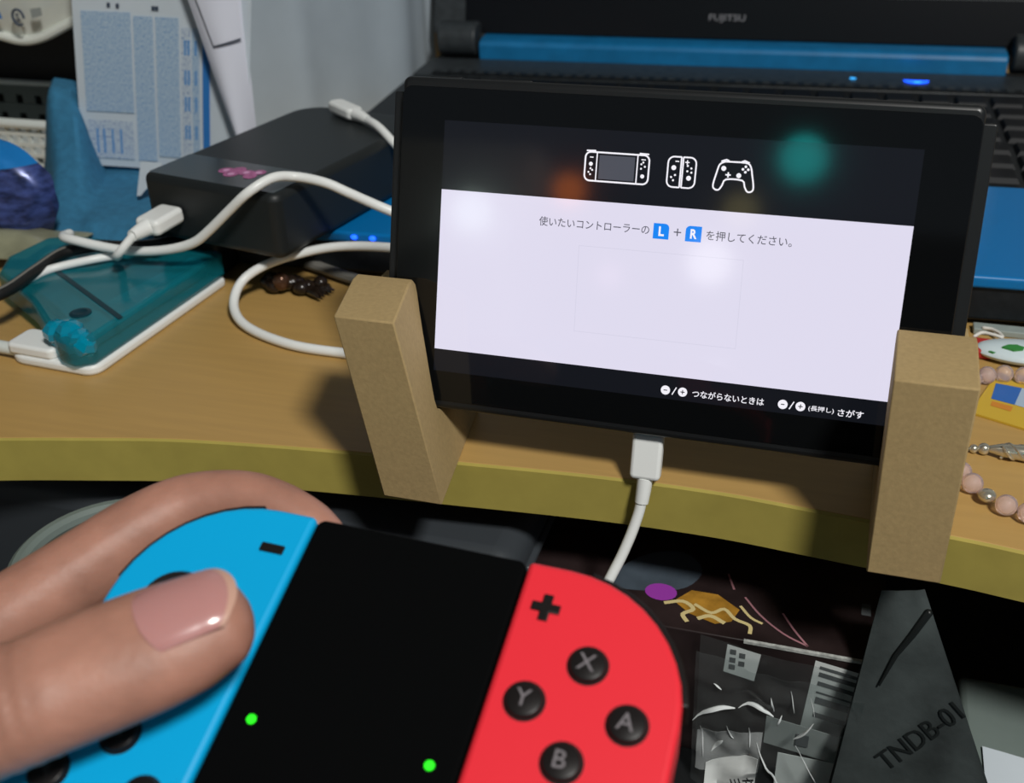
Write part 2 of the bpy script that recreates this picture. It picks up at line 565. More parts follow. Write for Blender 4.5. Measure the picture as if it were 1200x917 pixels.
# ------------------------------------------------------------------ console (tablet) leaning in the stand
tU = Vector((0, 0.29237, 0.95630))
tN = Vector((0, -0.95630, 0.29237))
TM = frame((0, 14.84, 68.53), X, tU, tN)
con = thing('game_console', 'black tablet game console with its lit screen facing the camera', 'game console', TM)
MB().prism(rrect(-82.8, 82.8, -51, 51, 2.5), -13.6, -0.25).build('body', M['black_body'], con, bevel=1.6)
MB().prism(rrect(-82.4, 82.4, -48.2, 48.2, 3.0), -0.6, 0).build('front_glass', M['black_glass'], con, bevel=0.15, seg=2)
for s_ in (-1, 1):
    MB().prism(rrect(min(s_ * 82, s_ * 86.3), max(s_ * 82, s_ * 86.3), -50, 46.4, 0.8), -11.2, -3.0).build('rail', M['black_body'], con, bevel=0.5)
MB().box(-76, -66, 50.6, 51.5, -9, -6).build('power_button', M['black_body'], con, bevel=0.3)
MB().box(-60, -44, 50.6, 51.5, -9, -6).build('volume_button', M['black_body'], con, bevel=0.3)


def U(u, v, z=0.06):
    return Vector(((u / 1280 - 0.5) * 137.2, (0.5 - v / 720) * 77.2, z))


def up(pts):
    return [(U(a, b).x, U(a, b).y) for a, b in pts]


K = 137.2 / 1280
scr = MB().flat([U(0, 720, .03), U(1280, 720, .03), U(1280, 0, .03), U(0, 0, .03)]).build('screen', M['lcd'], con)
MB().flat([U(0, 654), U(1280, 654), U(1280, 191.5), U(0, 191.5)]).build('white_panel', M['lcd_white'], scr)


def on_screen(mb, name, m):
    return mb.build(name, m, scr)


Zt = 0.10
# top row: three controller drawings
a = MB()
a.ring(up(rrect(412, 588, 60, 137, 15)), 4.6 * K, Zt)
a.ring(up([(444, 60), (444, 137)]), 3.4 * K, Zt, closed=False)
a.ring(up([(556, 60), (556, 137)]), 3.4 * K, Zt, closed=False)
for (u, v, r) in ((428, 92, 5.5), (572, 116, 5.5)):
    p = U(u, v); a.disc(p.x, p.y, r * K, Zt)
for (u, v) in ((423, 114), (433, 108), (428, 120), (428, 104), (567, 84), (577, 90), (567, 96), (572, 79)):
    p = U(u, v); a.disc(p.x, p.y, 2.8 * K, Zt, 8)
a.ring(up([(424, 74), (434, 74)]), 3 * K, Zt, closed=False)
a.ring(up([(566, 72), (578, 72)]), 3 * K, Zt, closed=False)
a.ring(up([(414, 57), (440, 56)]), 4 * K, Zt, closed=False)
a.ring(up([(560, 56), (586, 57)]), 4 * K, Zt, closed=False)
on_screen(a, 'console_icon', M['lcd_line'])
on_screen(MB().flat([U(451, 131, Zt), U(549, 131, Zt), U(549, 67, Zt), U(451, 67, Zt)]), 'console_icon_screen', M['lcd_grey'])
a = MB()
a.ring(up(rrect(639, 674, 58, 138, [2, 16, 16, 2])), 4.2 * K, Zt)
a.ring(up(rrect(679, 714, 58, 138, [16, 2, 2, 16])), 4.2 * K, Zt)
for (u, v, r) in ((655, 87, 6.5), (697, 112, 6.5)):
    p = U(u, v); a.disc(p.x, p.y, r * K, Zt)
for (u, v) in ((650, 112), (660, 106), (656, 120), (692, 80), (702, 86), (692, 94), (703, 97)):
    p = U(u, v); a.disc(p.x, p.y, 3 * K, Zt, 8)
a.ring(up([(658, 70), (668, 70)]), 3 * K, Zt, closed=False)
a.ring(up([(684, 71), (696, 71)]), 3 * K, Zt, closed=False)
a.ring(up([(690, 65), (690, 77)]), 3 * K, Zt, closed=False)
on_screen(a, 'controller_pair_icon', M['lcd_line'])
a = MB()
pad = [(790, 62), (842, 62), (856, 70), (862, 90), (869, 124), (865, 135), (854, 136), (846, 124), (838, 108), (796, 108),
       (787, 124), (779, 136), (768, 135), (763, 124), (770, 90), (776, 70)]
a.ring([(p.x, p.y) for p in curve_pts([Vector((*q, 0)) for q in up(pad + pad[:1])], 3)][:-1], 4.4 * K, Zt)
a.ring(up([(779, 62), (792, 57), (800, 60)]), 4 * K, Zt, closed=False)
a.ring(up([(832, 60), (840, 57), (853, 62)]), 4 * K, Zt, closed=False)
for (u, v, r) in ((787, 80, 6.5), (828, 96, 6.5), (844, 72, 3.5), (844, 86, 3.5), (837, 79, 3.5), (851, 79, 3.5)):
    p = U(u, v); a.disc(p.x, p.y, r * K, Zt)
a.ring(up([(793, 96), (807, 96)]), 4 * K, Zt, closed=False)
a.ring(up([(800, 89), (800, 103)]), 4 * K, Zt, closed=False)
on_screen(a, 'gamepad_icon', M['lcd_line'])


def scr_text(s, u0, u1, vc, hpx, m, bold=0.0, name='screen_text'):
    o = text_mb(s, U(0, 0, Zt) * 0 + U((u0 + u1) / 2, vc, Zt), X, Y, width=(u1 - u0) * K, height=hpx * K, bold=bold, center=True)
    return on_screen(o, name, m)


scr_text('使いたいコントローラーの', 293, 604, 257, 26, M['lcd_text'], 0.05)
scr_text('を押してください。', 759, 984, 258, 26, M['lcd_text'], 0.05)
a = MB()
a.ring(up([(671, 257), (691, 257)]), 3.2 * K, Zt, closed=False)
a.ring(up([(681, 247), (681, 267)]), 3.2 * K, Zt, closed=False)
on_screen(a, 'plus_sign', M['lcd_text'])
on_screen(MB().flat([Vector((*q, Zt)) for q in up(rrect(615, 658, 237, 279, [0, 0, 0, 12]))[::-1]]), 'badge', M['lcd_blue'])
on_screen(MB().flat([Vector((*q, Zt)) for q in up(rrect(703, 746, 237, 279, [0, 0, 12, 0]))[::-1]]), 'badge', M['lcd_blue'])
scr_text('L', 630, 645, 258, 26, M['lcd_line'], 0.35, 'badge_letter').location = (0, 0, 0.00004)
scr_text('R', 716, 734, 258, 26, M['lcd_line'], 0.35, 'badge_letter').location = (0, 0, 0.00004)
a = MB()
a.ring(up([(412, 316), (864, 316), (868, 557), (416, 557)][::-1]), 1.6 * K, Zt)
on_screen(a, 'faint_frame', M['lcd_faint'])
for (u1_, u2_, um) in ((689, 737, 713), (1010, 1057, 1033)):
    a = MB()
    for u in (u1_, u2_):
        p = U(u, 695); a.disc(p.x, p.y, 13 * K, Zt)
    a.ring(up([(um - 5, 706), (um + 6, 684)]), 3 * K, Zt, closed=False)
    on_screen(a, 'button_hint', M['lcd_line'])
    a = MB()
    a.ring(up([(u1_ - 5, 695), (u1_ + 5, 695)]), 2.6 * K, Zt + .04, closed=False)
    a.ring(up([(u2_ - 6, 695), (u2_ + 6, 695)]), 2.6 * K, Zt + .04, closed=False)
    a.ring(up([(u2_, 689), (u2_, 701)]), 2.6 * K, Zt + .04, closed=False)
    on_screen(a, 'button_hint_sign', M['lcd'])
scr_text('つながらないときは', 764, 960, 695, 21, M['lcd_line'], 0.14)
scr_text('(長押し)', 1078, 1145, 697, 17, M['lcd_line'], 0.10)
scr_text('さがす', 1155, 1222, 698, 21, M['lcd_line'], 0.14)

# ------------------------------------------------------------------ the two fibreboard stand arms
prof = [(-23.6, 0), (-21.0, 60), (4, 60.4), (9.5, 59.6), (11.6, 57.4), (11.0, 54.5), (8.6, 50), (6.0, 44), (3.0, 36), (0.4, 29), (-1.2, 24),
        (-1.2, 20.5), (0.5, 19.2), (12.6, 15.2), (15.5, 17), (26, 52), (33, 52), (38, 0)]
prof = [(a_ - 0.35 if i_ < 11 else a_, b_) for i_, (a_, b_) in enumerate(prof)]


def stand_arm(x0, width, lean, yaw, top_w, label):
    """Side profile extruded in x; leans sideways and is slightly turned."""
    mb = MB()
    nseg = len(prof)
    vs = []
    for k in (0, 1):
        for (py, pz) in prof:
            wdt = width * (1 + (top_w - 1) * pz / 60)
            yy = py if py < 13 else 13 + (py - 13) * 0.9
            vs.append((x0 + k * wdt + lean * pz / 60 + yaw * (min(py, 13) + 23.5), yy, pz))
    fs = [tuple(range(nseg)), tuple(range(nseg, 2 * nseg))[::-1]]
    fs += [(i, nseg + i, nseg + (i + 1) % nseg, (i + 1) % nseg) for i in range(nseg)]
    o = mb.add(vs, fs).build('tablet_stand', M['mdf'], None, bevel=0.5, seg=2, fix=True, smooth=30)
    return tag(o, label, 'stand', 'stand arms under the game console')


stand_arm(-77.3, 19.5, -11.0, -0.20, 0.97, 'leaning fibreboard stand arm under the left end of the game console')
stand_arm(68.0, 19.6, -1.0, 0.03, 1.06, 'upright fibreboard stand arm holding the right end of the game console, beside the bracelet')

# ------------------------------------------------------------------ white cables
plug = thing('charging_cable', 'white charging cable plugged into the underside of the game console', 'cable', TM)
MB().prism(rrect(-4.2, 5.4, -66.4, -51.2, 1.6), -9.2, -4.2).build('plug', M['white_plastic'], plug, bevel=1.2)
MB().prism(rrect(-3.6, 4.8, -51.9, -51.0, .2), -8.6, -4.8).build('plug_collar', M['grey_plastic'], plug)
MB().tube([(0.6, -66.2, -6.7), (0.5, -70, -6.7), (0.2, -74.4, -6.7)], [2.5, 2.4, 2.2], 14, dome=False).build('strain_relief', M['white_plastic'], plug)
pts = [(0.2, -74, -6.7), (-0.6, -79, -6.6), (-2.6, -87, -6), (-6.0, -97, -4.5), (-12, -110, 0), (-26, -126, 14), (-40, -140, 40), (-70, -150, 60)]
MB().tube(curve_pts(pts, 6), 1.75, 12).build('cord', M['white_plastic'], plug)

cab = thing('usb_cable', 'long white cable that arches over the black case and loops round on the desk', 'cable', loc=(-200, 120, 0))


def rel(pts, o):
    return [Vector(p) - Vector(o) for p in pts]


loop = [(-271.5, 94, 24.4), (-270, 88, 25.6), (-263, 84, 26.4), (-243.8, 84, 24.2), (-229, 84, 24.2), (-214.6, 84, 26.5), (-203, 84, 30.5), (-194.8, 84, 36.5), (-184, 84, 46), (-174.6, 85, 54),
        (-168, 93, 57.5), (-162.2, 100.6, 56), (-150, 102, 54), (-140, 103, 50), (-126, 103, 45), (-112, 108, 38), (-98, 116, 31), (-90, 114, 27.5), (-102, 108, 25.2), (-128, 110, 25),
        (-150, 111, 23), (-166, 108, 20), (-181, 100, 16), (-189, 92, 10.5), (-186.5, 80, 5), (-174.5, 69, 2.5), (-151.8, 60, 2.2),
        (-129.5, 58.4, 2.1), (-108, 60, 2.1), (-80, 74, 2.1), (-40, 92, 2.1), (20, 96, 2.1)]
MB().tube(curve_pts(rel(loop, (-200, 120, 0)), 8), 2.0, 12).build('cord', M['white_plastic'], cab)

pw = thing('power_cable', 'short white cable plugged into the front of the black case', 'cable', loc=(-222, 95, 36))
pd = Vector((0.17, 0.98, 0.06)).normalized()
ps = pd.cross(Z).normalized()
pu = ps.cross(pd)
PM = frame((0, 0, 0), ps, pd, pu)
m_ = MB().prism(rrect(-6.2, 6.2, -12, 5.5, 2.5), -3.4, 3.4, PM).build('plug', M['white_plastic'], pw, bevel=1.8)
MB().tube([PM @ Vector((0, -11, 0)), PM @ Vector((0, -16, 0)), PM @ Vector((0, -20, 0))], [3.6, 3.0, 2.4], 14, dome=False).build('strain_relief', M['white_plastic'], pw)
pts = [PM @ Vector((0, -19, 0)), Vector((-10, -23, -9)), Vector((-22, -8, -16.4)), Vector((-31, -14, -16.8)), Vector((-44, -24, -18.2)), Vector((-47, -36, -18.4))]
MB().tube(curve_pts(pts, 6), 1.8, 12).build('cord', M['white_plastic'], pw)

u3 = thing('usb_cable', 'white plug and cable lying on top of the black case, running behind the game console', 'cable', loc=(-178, 195, 51.5))
d3 = Vector((26, -20, 0)).normalized()
q3 = Vector((-d3.y, d3.x, 0))
UM = frame((0, 0, 3.2), d3, q3, Z)
MB().prism(rrect(-20, 3, -4.3, 4.3, 3.4), -2.6, 2.8, UM).build('plug', M['white_plastic'], u3, bevel=1.5)
MB().tube([UM @ Vector((2, 0, 0)), UM @ Vector((8, 0, 0)), UM @ Vector((13, 0, -.4))], [3.2, 2.7, 2.2], 14, dome=False).build('strain_relief', M['white_plastic'], u3)
MB().tube(curve_pts([UM @ Vector((12, 0, -.4)), UM @ Vector((26, -1, -1)), UM @ Vector((44, 0, -8)), UM @ Vector((70, 10, -24)), UM @ Vector((100, 20, -26))], 6), 2.0, 12).build('cord', M['white_plastic'], u3)

# ------------------------------------------------------------------ black case with pink sticker
BM = Matrix.Translation((-190.5, 155, 23)) @ Matrix.Rotation(math.radians(-11), 4, 'Z')
bx = thing('electronics_case', 'flat black rounded case with a pink sticker, lying across the laptop corner', 'electronic device', BM)
MB().prism(rrect(-36, 36, -59, 59, [16, 16, 5, 5], 8), 0, 28).build('body', M['box'], bx, bevel=3.2, seg=4)
MB().prism(rrect(-33.5, 33.5, -56.5, -30, 1.5), 27.6, 28.25).build('glossy_strip', M['box_gloss'], bx, bevel=0.15)
st = MB()
for i, (dx, dy, r) in enumerate([(-7, 0, 3.4), (-2.5, 3, 3.2), (-2, -3, 3.4), (3, 1, 3.3), (8, 3.4, 3), (7.4, -2.2, 3)]):
    st.disc(4 + dx, -42 + dy, r, 28.34 + i * .01, 14)
o = st.build('sticker', M['pink'], bx)
st = MB()
for i, (dx, dy) in enumerate([(-7, 0), (-2, -3), (3, 1), (8, 3)]):
    st.disc(4 + dx, -42 + dy, 1.5, 28.42, 10)
st.build('sticker_print', M['pink2'], o)

# ------------------------------------------------------------------ laptop
LR = Matrix.Translation((-202, 126, 0)) @ Matrix.Rotation(math.radians(3.0), 4, 'Z')
lap = thing('laptop', 'open black and blue laptop standing behind the game console', 'laptop', LR)
LW = 388


def wedge(mb, v0, v1, z0, z1a, z1b, u0=-9, u1=LW):
    return mb.add([(u0, v0, z0), (u1, v0, z0), (u1, v1, z0), (u0, v1, z0), (u0, v0, z1a), (u1, v0, z1a), (u1, v1, z1b), (u0, v1, z1b)],
                  [(0, 3, 2, 1), (4, 5, 6, 7), (0, 1, 5, 4), (1, 2, 6, 5), (2, 3, 7, 6), (3, 0, 4, 7)])


wedge(MB(), 2, 322, 2.5, 18.6, 23.6).build('base', M['lap_black'], lap, bevel=1.5)
for (u, v) in ((20, 20), (LW - 20, 20), (20, 300), (LW - 20, 300)):
    MB().lathe([(6, 0), (6, 2.6)], (u, v, 0), 14).build('foot', M['lap_black'], lap)
wedge(MB(), 0, 106, 17.0, 22.2, 22.8).build('palm_rest', M['lap_blue'], lap, bevel=1.4)
wedge(MB(), 106.5, 262, 18, 22.0, 24.0).build('keyboard_deck', M['lap_black'], lap)
wedge(MB(), 262.5, 304, 18, 25.0, 25.6).build('rear_deck', M['lap_grey'], lap, bevel=1.0)
wedge(MB(), 262, 269, 25.2, 26.2, 26.2, 4, LW - 4).build('vent_strip', M['lap_black'], lap)
sl = MB()
for i in range(46):
    sl.box(9 + i * 8.1, 13.4 + i * 8.1, 263, 268, 26, 26.7)
o = sl.build('vent_slats', M['lap_grey'], lap)
o['kind'] = 'stuff'
kb = MB()
kb.add([(-8.3, -8.3, 0), (8.3, -8.3, 0), (8.3, 8.3, 0), (-8.3, 8.3, 0), (-6.9, -6.9, 2.4), (6.9, -6.9, 2.4), (6.9, 7.2, 2.4), (-6.9, 7.2, 2.4)],
       [(4, 5, 6, 7), (0, 1, 5, 4), (1, 2, 6, 5), (2, 3, 7, 6), (3, 0, 4, 7)])
k0 = kb.build('key', M['key'], lap)
first = True
for r in range(7):
    for c in range(19):
        k = k0 if first else k0.copy()
        if not first:
            COL.objects.link(k)
            k.parent = lap
        first = False
        v = 120 + r * 20.6
        k.location = Vector((22 + c * 19.1 + (0, 3, 6, 0, 2, 0, 0)[r] * 0.3, v, 22.0 + (v - 106) * 0.0128)) * S
lg = MB()
for (r, c) in ((1, 18), (2, 18), (1, 17)):
    v = 120 + r * 20.6
    lg.box(22 + c * 19.1 - 3.4, 22 + c * 19.1 + 1.6, v + 1.2, v + 3.4, 24.4 + (v - 106) * 0.0128, 24.75 + (v - 106) * 0.0128)
lg.build('key_legend', M['logo'], lap)
# hinge: blue cover between two dark barrels
hc = MB()
hp = [(304.5, 24.5), (304.2, 34), (306, 36.6), (312, 38), (324, 38), (326, 24.5)]
hc.add([(u, a_, b_) for u in (24, 354) for a_, b_ in hp], [tuple(range(6)), tuple(range(6, 12))[::-1]] + [(i, 6 + i, 6 + (i + 1) % 6, (i + 1) % 6) for i in range(6)])
hc.build('hinge_cover', M['lap_blue2'], lap, bevel=1.0, fix=True)
for u0, u1 in ((-5, 21.5), (357, 379)):
    MB().tube([(u0, 315, 36), ((u0 + u1) / 2, 315, 36), (u1, 315, 36)], 11.5, 20, dome=False).build('hinge_barrel', M['lap_grey'], lap, bevel=1.5)
LT = Matrix.Translation((0, 327, 32)) @ Matrix.Rotation(math.radians(-14), 4, 'X')
lid = MB().prism([(p[0], p[1]) for p in rrect(-13, LW + 3, 0, 248, 9)], 0, 6, LT @ Matrix.Rotation(math.radians(90), 4, 'X')).build('lid', M['lap_grey'], lap, bevel=1.5)
MB().prism(rrect(10, LW - 10, 5, 240, 6), 5.8, 7.2, LT @ Matrix.Rotation(math.radians(90), 4, 'X')).build('bezel', M['lap_bezel'], lid, bevel=0.8)
LX = LT @ Matrix.Rotation(math.radians(90), 4, 'X')
MB().prism(rrect(24, LW - 24, 34, 228, 2), 7.1, 7.4, LX).build('display', M['black_glass'], lid)
MB().box(10, LW - 10, 31.6, 32.4, 7.1, 7.7, LX).build('bezel_line', M['lap_grey'], lid)
lo = LX @ Vector((173, 15.2, 7.35))
text_mb('FUJITSU', lo, X, (LX.to_3x3() @ Y), width=23, height=5.2, bold=0.12).build('maker_logo', M['logo'], lid)
lz = 25.9
MB().disc(264.5, 284, 2.0, lz, 14).build('power_led', M['led_core'], lap)
cr = MB()
arc = [(301 + 7.5 * math.cos(t), 284 + 7.0 * math.sin(t)) for t in [math.pi + math.pi * i / 16 for i in range(17)]]
cr.add([(a_, b_ if 0 < i < 16 else b_, lz) for i, (a_, b_) in enumerate(arc)] , [tuple(range(17))])
cr.build('power_button_light', M['led_blue'], lap)
MB().disc(301.5, 279.6, 2.4, lz + .06, 12, 1.6).build('power_button_glow', M['led_core'], lap)
for (u, v) in ((50, -0.6), (58.5, -0.6)):
    MB().ellip((u, v, 20.3), (1.5, .8, 1.1), 12, 8).build('status_led', M['led_blue'], lap)

# ------------------------------------------------------------------ left of the desk: teal case, cables, ornament
tag(MB().prism(rrect(-246, -213, 114.5, 205, 4), 0.1, 22.6).build('black_slab', M['box'], None, bevel=2), 'black slab under the black case, just behind the teal plastic case', 'electronic device')
tc_ = thing('plastic_case', 'see-through teal plastic case with a crystal-clear end, lying on the white slab', 'case', loc=(-250, 80, 4.3))


def q2(pts, o):
    return [(a_ - o[0], b_ - o[1]) for a_, b_ in pts]


sh = [(-212.6, 22), (-206.6, 110), (-282, 111), (-294, 106), (-297, 82), (-289, 66), (-257, 46), (-226, 19.5), (-219, 17.5)]
MB().prism(q2(sh, (-250, 80)), 0.05, 12.0).build('shell', M['teal'], tc_, bevel=2.2)
inn = [(-221, 30), (-214, 106), (-280, 107), (-290, 102), (-290, 84), (-282, 72), (-250, 52)]
MB().prism(q2(inn, (-250, 80)), 1.0, 6.6).build('inner_board', M['teal_in'], tc_, bevel=0.6)
MB().prism(q2([(-268.9, 74.2), (-267.7, 76), (-210.6, 40.4), (-211.8, 38.6)], (-250, 80)), 11.9, 12.3).build('seam', M['teal_dark'], tc_)
MB().prism(q2([(-241, 40), (-226, 30.5), (-219, 36), (-219, 47), (-232, 52)], (-250, 80)), 6.5, 7.3).build('clear_window', M['teal_lite'], tc_)
MB().lathe([(4.2, 0), (4.2, .6), (2.8, .9), (2.0, .4)], (-229.1 + 250, 39.5 - 80, 11.8), 20).build('dimple', M['teal_dark'], tc_)
MB().prism(q2([(-232, 60), (-226, 62), (-214, 112), (-222, 116)], (-250, 80)), 6.5, 7.4).build('light_panel', M['teal_lite'], tc_)
ec = MB()
for i in range(7):
    cx, cy = -231 + i * 2.3 + 250, 29.5 - i * .9 - 80
    ec.ellip((cx + random.uniform(-1, 1), cy + random.uniform(-3, 2.2), 8.5 + random.uniform(-2, 3)), (5.6, 5.4, 4.6), 7, 5,
             Matrix.Rotation(random.uniform(0, 3), 3, Vector((random.random(), random.random(), 1)).normalized()))
ec.build('crystal_end', M['crystal'], tc_, smooth=0)
wbx = MB().prism(rrect(-0.5, 22, 0.5, 15, 3), 4.0, 8.5, Matrix.Translation((-253.5, 22.5, 0)) @ Matrix.Rotation(math.radians(-3.8), 4, 'Z'))
wb = MB().prism(rrect(-2, 41, 0, 90, [3, 3, 9, 6]), 0, 4.2, Matrix.Translation((-253.5, 22.5, 0)) @ Matrix.Rotation(math.radians(-3.8), 4, 'Z'))
wbo = wb.build('plastic_slab', M['white_plastic'], None, bevel=1.4)
wbx.build('end_block', M['white_plastic'], wbo, bevel=1.2)
tag(wbo, 'thin white plastic slab showing as a white rim under the teal case', 'device')
bc = thing('black_cable', 'black cable crossing the teal case under the white cable', 'cable', loc=(-255, 85, 18))
kp = rel([(-300, 0, 18), (-282, 24, 19), (-268, 41, 19.2), (-268.6, 64, 19.2), (-269, 84, 19.4), (-260, 94, 19.6), (-248, 96.5, 19.6), (-236, 101, 19.6), (-230, 109, 18.6), (-229, 114, 16)], (-255, 85, 18))
cp = curve_pts(kp, 8)
MB().tube(cp, 2.6, 12).build('cord', M['cable_black'], bc)
MB().tube([p + Vector((0.3, -.3, 2.1)) for p in cp[9:34]], 0.75, 8).build('painted_sheen', M['cable_grey_sheen'], bc)  # highlight along the black cable, painted as a thin grey strip
tag(MB().tube(curve_pts([(-193, 138, 4), (-184, 134, 4), (-173.7, 130, 4), (-155.8, 122.6, 4), (-140, 117, 4), (-115, 110, 3.5)], 6), 2.6, 10).build('grey_cable', M['cable_grey_sheen'], None),
    'short grey cable on the desk behind the dark ornament, under the white loop', 'cable')
tag(MB().tube(curve_pts([(-330, 118, 8), (-312, 66, 8), (-296, 40, 5), (-281, 30, 4.2), (-266, 28, 3.8), (-252, 27, 3.8)], 6), 2.6, 12).build('grey_wire', M['basket'], None),
    'pale wire running into the white slab at the left edge', 'cable')
orn = thing('ornament', 'small dark brown crumpled ornament with a shiny bead inside the cable loop', 'ornament', loc=(-176, 108, 0))
om = MB()
for i in range(13):
    t = i / 12
    om.ellip((-12 + 26 * t + random.uniform(-2, 2), random.uniform(-3, 4), 3.6 + random.uniform(-1, 2)), (4.4 - abs(t - .45) * 2, 3.2, 3.0), 9, 6,
             Matrix.Rotation(random.uniform(-.6, .6), 3, 'Y'))
for i in range(6):
    om.tube([(8, 0, 3), (14 + i * .7, -4 + i * 1.7, 3.2), (18 + random.uniform(-1, 2), -6 + i * 2.3, 2.2)], [1.7, 1.3, .5], 7)
om.build('body', M['brown_dark'], orn)
MB().ellip((-2, -2, 6.2), (3.8, 3.6, 4.2), 14, 10).build('bead', M['bronze'], orn)

# ------------------------------------------------------------------ left background
pl = thing('leaflet', 'white leaflet of blue small print hanging behind the black case', 'leaflet', loc=(-300, 205, 14))


def leaf(u, v):
    return (-47 + 100 * u + 26 * v, 1.6 * math.sin(3 * u) + v * 3.0 + 2.0 * (1 - v) ** 3, (150 - 2 * u) * v)


MB().grid(leaf, 10, 14, 0.35).build('sheet', M['paper'], pl)


def patch(u0, u1, v0, v1, name, m, lift=0.7, skew=0.0):
    def fn(a_, b_):
        v = v0 + (v1 - v0) * b_
        u = u0 + (u1 - u0) * a_ + skew * (b_ - .5)
        p = leaf(u, v)
        return (p[0], p[1] - lift, p[2])
    return MB().grid(fn, 5, 5, 0.12).build(name, m, pl)


patch(.05, .33, .20, .54, 'print_block', M['print1'])
patch(.345, .455, .03, .53, 'print_block', M['print1'])
patch(.47, .60, .05, .53, 'print_block', M['print1'])
patch(.615, .665, .05, .50, 'print_block', M['print2'])
patch(.05, .32, .03, .17, 'print_block', M['print2'])
patch(.675, .715, .06, .50, 'print_block', M['print1'])
patch(.735, .775, .05, .56, 'blue_bar', M['ink_blue'], 0.8, 0.0)
for u in (.10, .14, .19, .24):
    patch(u, u + .012, .05, .14, 'print_line', M['ink_lite'], 0.85)
for u in (.63, .65, .69):
    for v in (.12, .22, .31, .41):
        patch(u, u + .012, v, v + .05, 'print_line', M['ink_lite'], 0.85)
for u, v in ((.20, .555), (.25, .553), (.45, .55), (.47, .55)):
    patch(u, u + .018, v, v + .014, 'heading', M['ink_dark'])
ev = thing('envelope', 'blank white folded paper hanging beside the leaflet', 'paper', loc=(-255, 200, 20))


def env(u, v):
    x0 = 13 - 33 * v
    x1 = 15 + 6 * v
    x = x0 + (x1 - x0) * u
    return (x, -3 * math.sin(math.pi * u) + 8 * u * u, -4 + 150 * v)


MB().grid(env, 10, 10, 0.4).build('sheet', M['paper2'], ev)
MB().grid(lambda u, v: (6 - 18 * v + (12 + 21 * v) * u, -3.4 - .5 * math.sin(math.pi * u) + 6.5 * u * u, 63 + 3 * u + 70 * v), 6, 6, 0.4).build('flap', M['paper2'], ev)


CP = curve_pts([(-336, 301, 0), (-312, 306, 0), (-269, 342, 0), (-243.5, 420, 0), (-239.5, 470, 0)], 14)


def curt(u, v):
    f = u * (len(CP) - 1)
    i = min(len(CP) - 2, int(f))
    p = CP[i].lerp(CP[i + 1], f - i)
    return (p.x + 2.2 * math.sin(19 * u) + 1.0 * math.sin(43 * u + 1), p.y + 2.4 * math.sin(23 * u), 0.2 + 420 * v)


tag(MB().grid(curt, 60, 4, 1.2).build('curtain', M['curtain'], None), 'pale grey curtain hanging behind the black case, left of the laptop', 'curtain')

shf = thing('shelf_unit', 'dark shelf compartment behind the white basket at the left edge', 'shelf', loc=(-470, 345, 0))
MB().box(-160, 132, -46, -42, 0, 330).build('back_panel', M['dark_cab'], shf)
MB().box(-166, -160, -150, -46, 0, 330).build('side_panel', M['dark_cab'], shf)
MB().box(-160, 112, -106, -46, 112, 118).build('shelf_board', M['dark_cab'], shf)
bk = thing('basket', 'white lattice plastic basket on the desk behind the blue foil bag', 'basket', loc=(-428, 262, 0))
BZ = 31
rm = MB()
rimp = [(p[0], p[1], BZ) for p in rrect(-60, 66, -46, 30, 12, 5)]
rm.tube(rimp + rimp[:2], 2.7, 10, dome=False).build('rim', M['basket'], bk)
lt, bw = MB(), MB()
for i in range(18):
    x = -57 + i * 7
    lt.box(x - 1.0, x + 1.0, -45, -43.4, 4, BZ)
    if i % 2 == 0:
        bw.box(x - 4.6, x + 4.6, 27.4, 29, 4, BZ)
for z in (7, 13, 19, 25):
    lt.box(-58, 64, -45.4, -43, z - 1.1, z + 1.1)
for z in (5, 16.5, 28):
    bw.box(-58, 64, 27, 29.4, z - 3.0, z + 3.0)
for i in range(11):
    y = -38 + i * 6
    lt.box(63.2, 64.8, y - 1, y + 1, 4, BZ)
    lt.box(-59.2, -57.6, y - 1, y + 1, 4, BZ)
for z in (7, 13, 19, 25):
    lt.box(62.8, 65, -44, 28, z - 1.1, z + 1.1)
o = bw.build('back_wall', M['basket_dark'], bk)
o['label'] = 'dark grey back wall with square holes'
o = lt.build('lattice', M['basket'], bk)
o['kind'] = 'stuff'
MB().box(-58, 64, -44, 28, 0.3, 4).build('bottom', M['basket'], bk)
pk = thing('white_pack', 'white printed plastic pack hanging at the top left corner, above the basket', 'pack', loc=(-380, 230, 73))
HEM = curve_pts([(-70, 0, 9), (-40, 0, 5), (-21, 0, 2.4), (-6, 0, 0), (8, 0, 2.2), (27, 0, 10), (50, 0, 19.5), (66, 0, 26)], 4)


def packf(u, v):
    h = HEM[min(len(HEM) - 1, int(round(u * (len(HEM) - 1))))]
    return (h.x, -10 * math.sin(math.pi * v * .9), h.z * (1 - v) + 92 * v)


MB().grid(packf, len(HEM) - 1, 8, 1.0).build('film', M['pack'], pk)
MB().tube([h + Vector((0, -1.6, 0.5)) for h in HEM], 2.6, 10).build('hem', M['pack'], pk)


def on_pack(x, z):
    return Vector((x, -10.5, z))


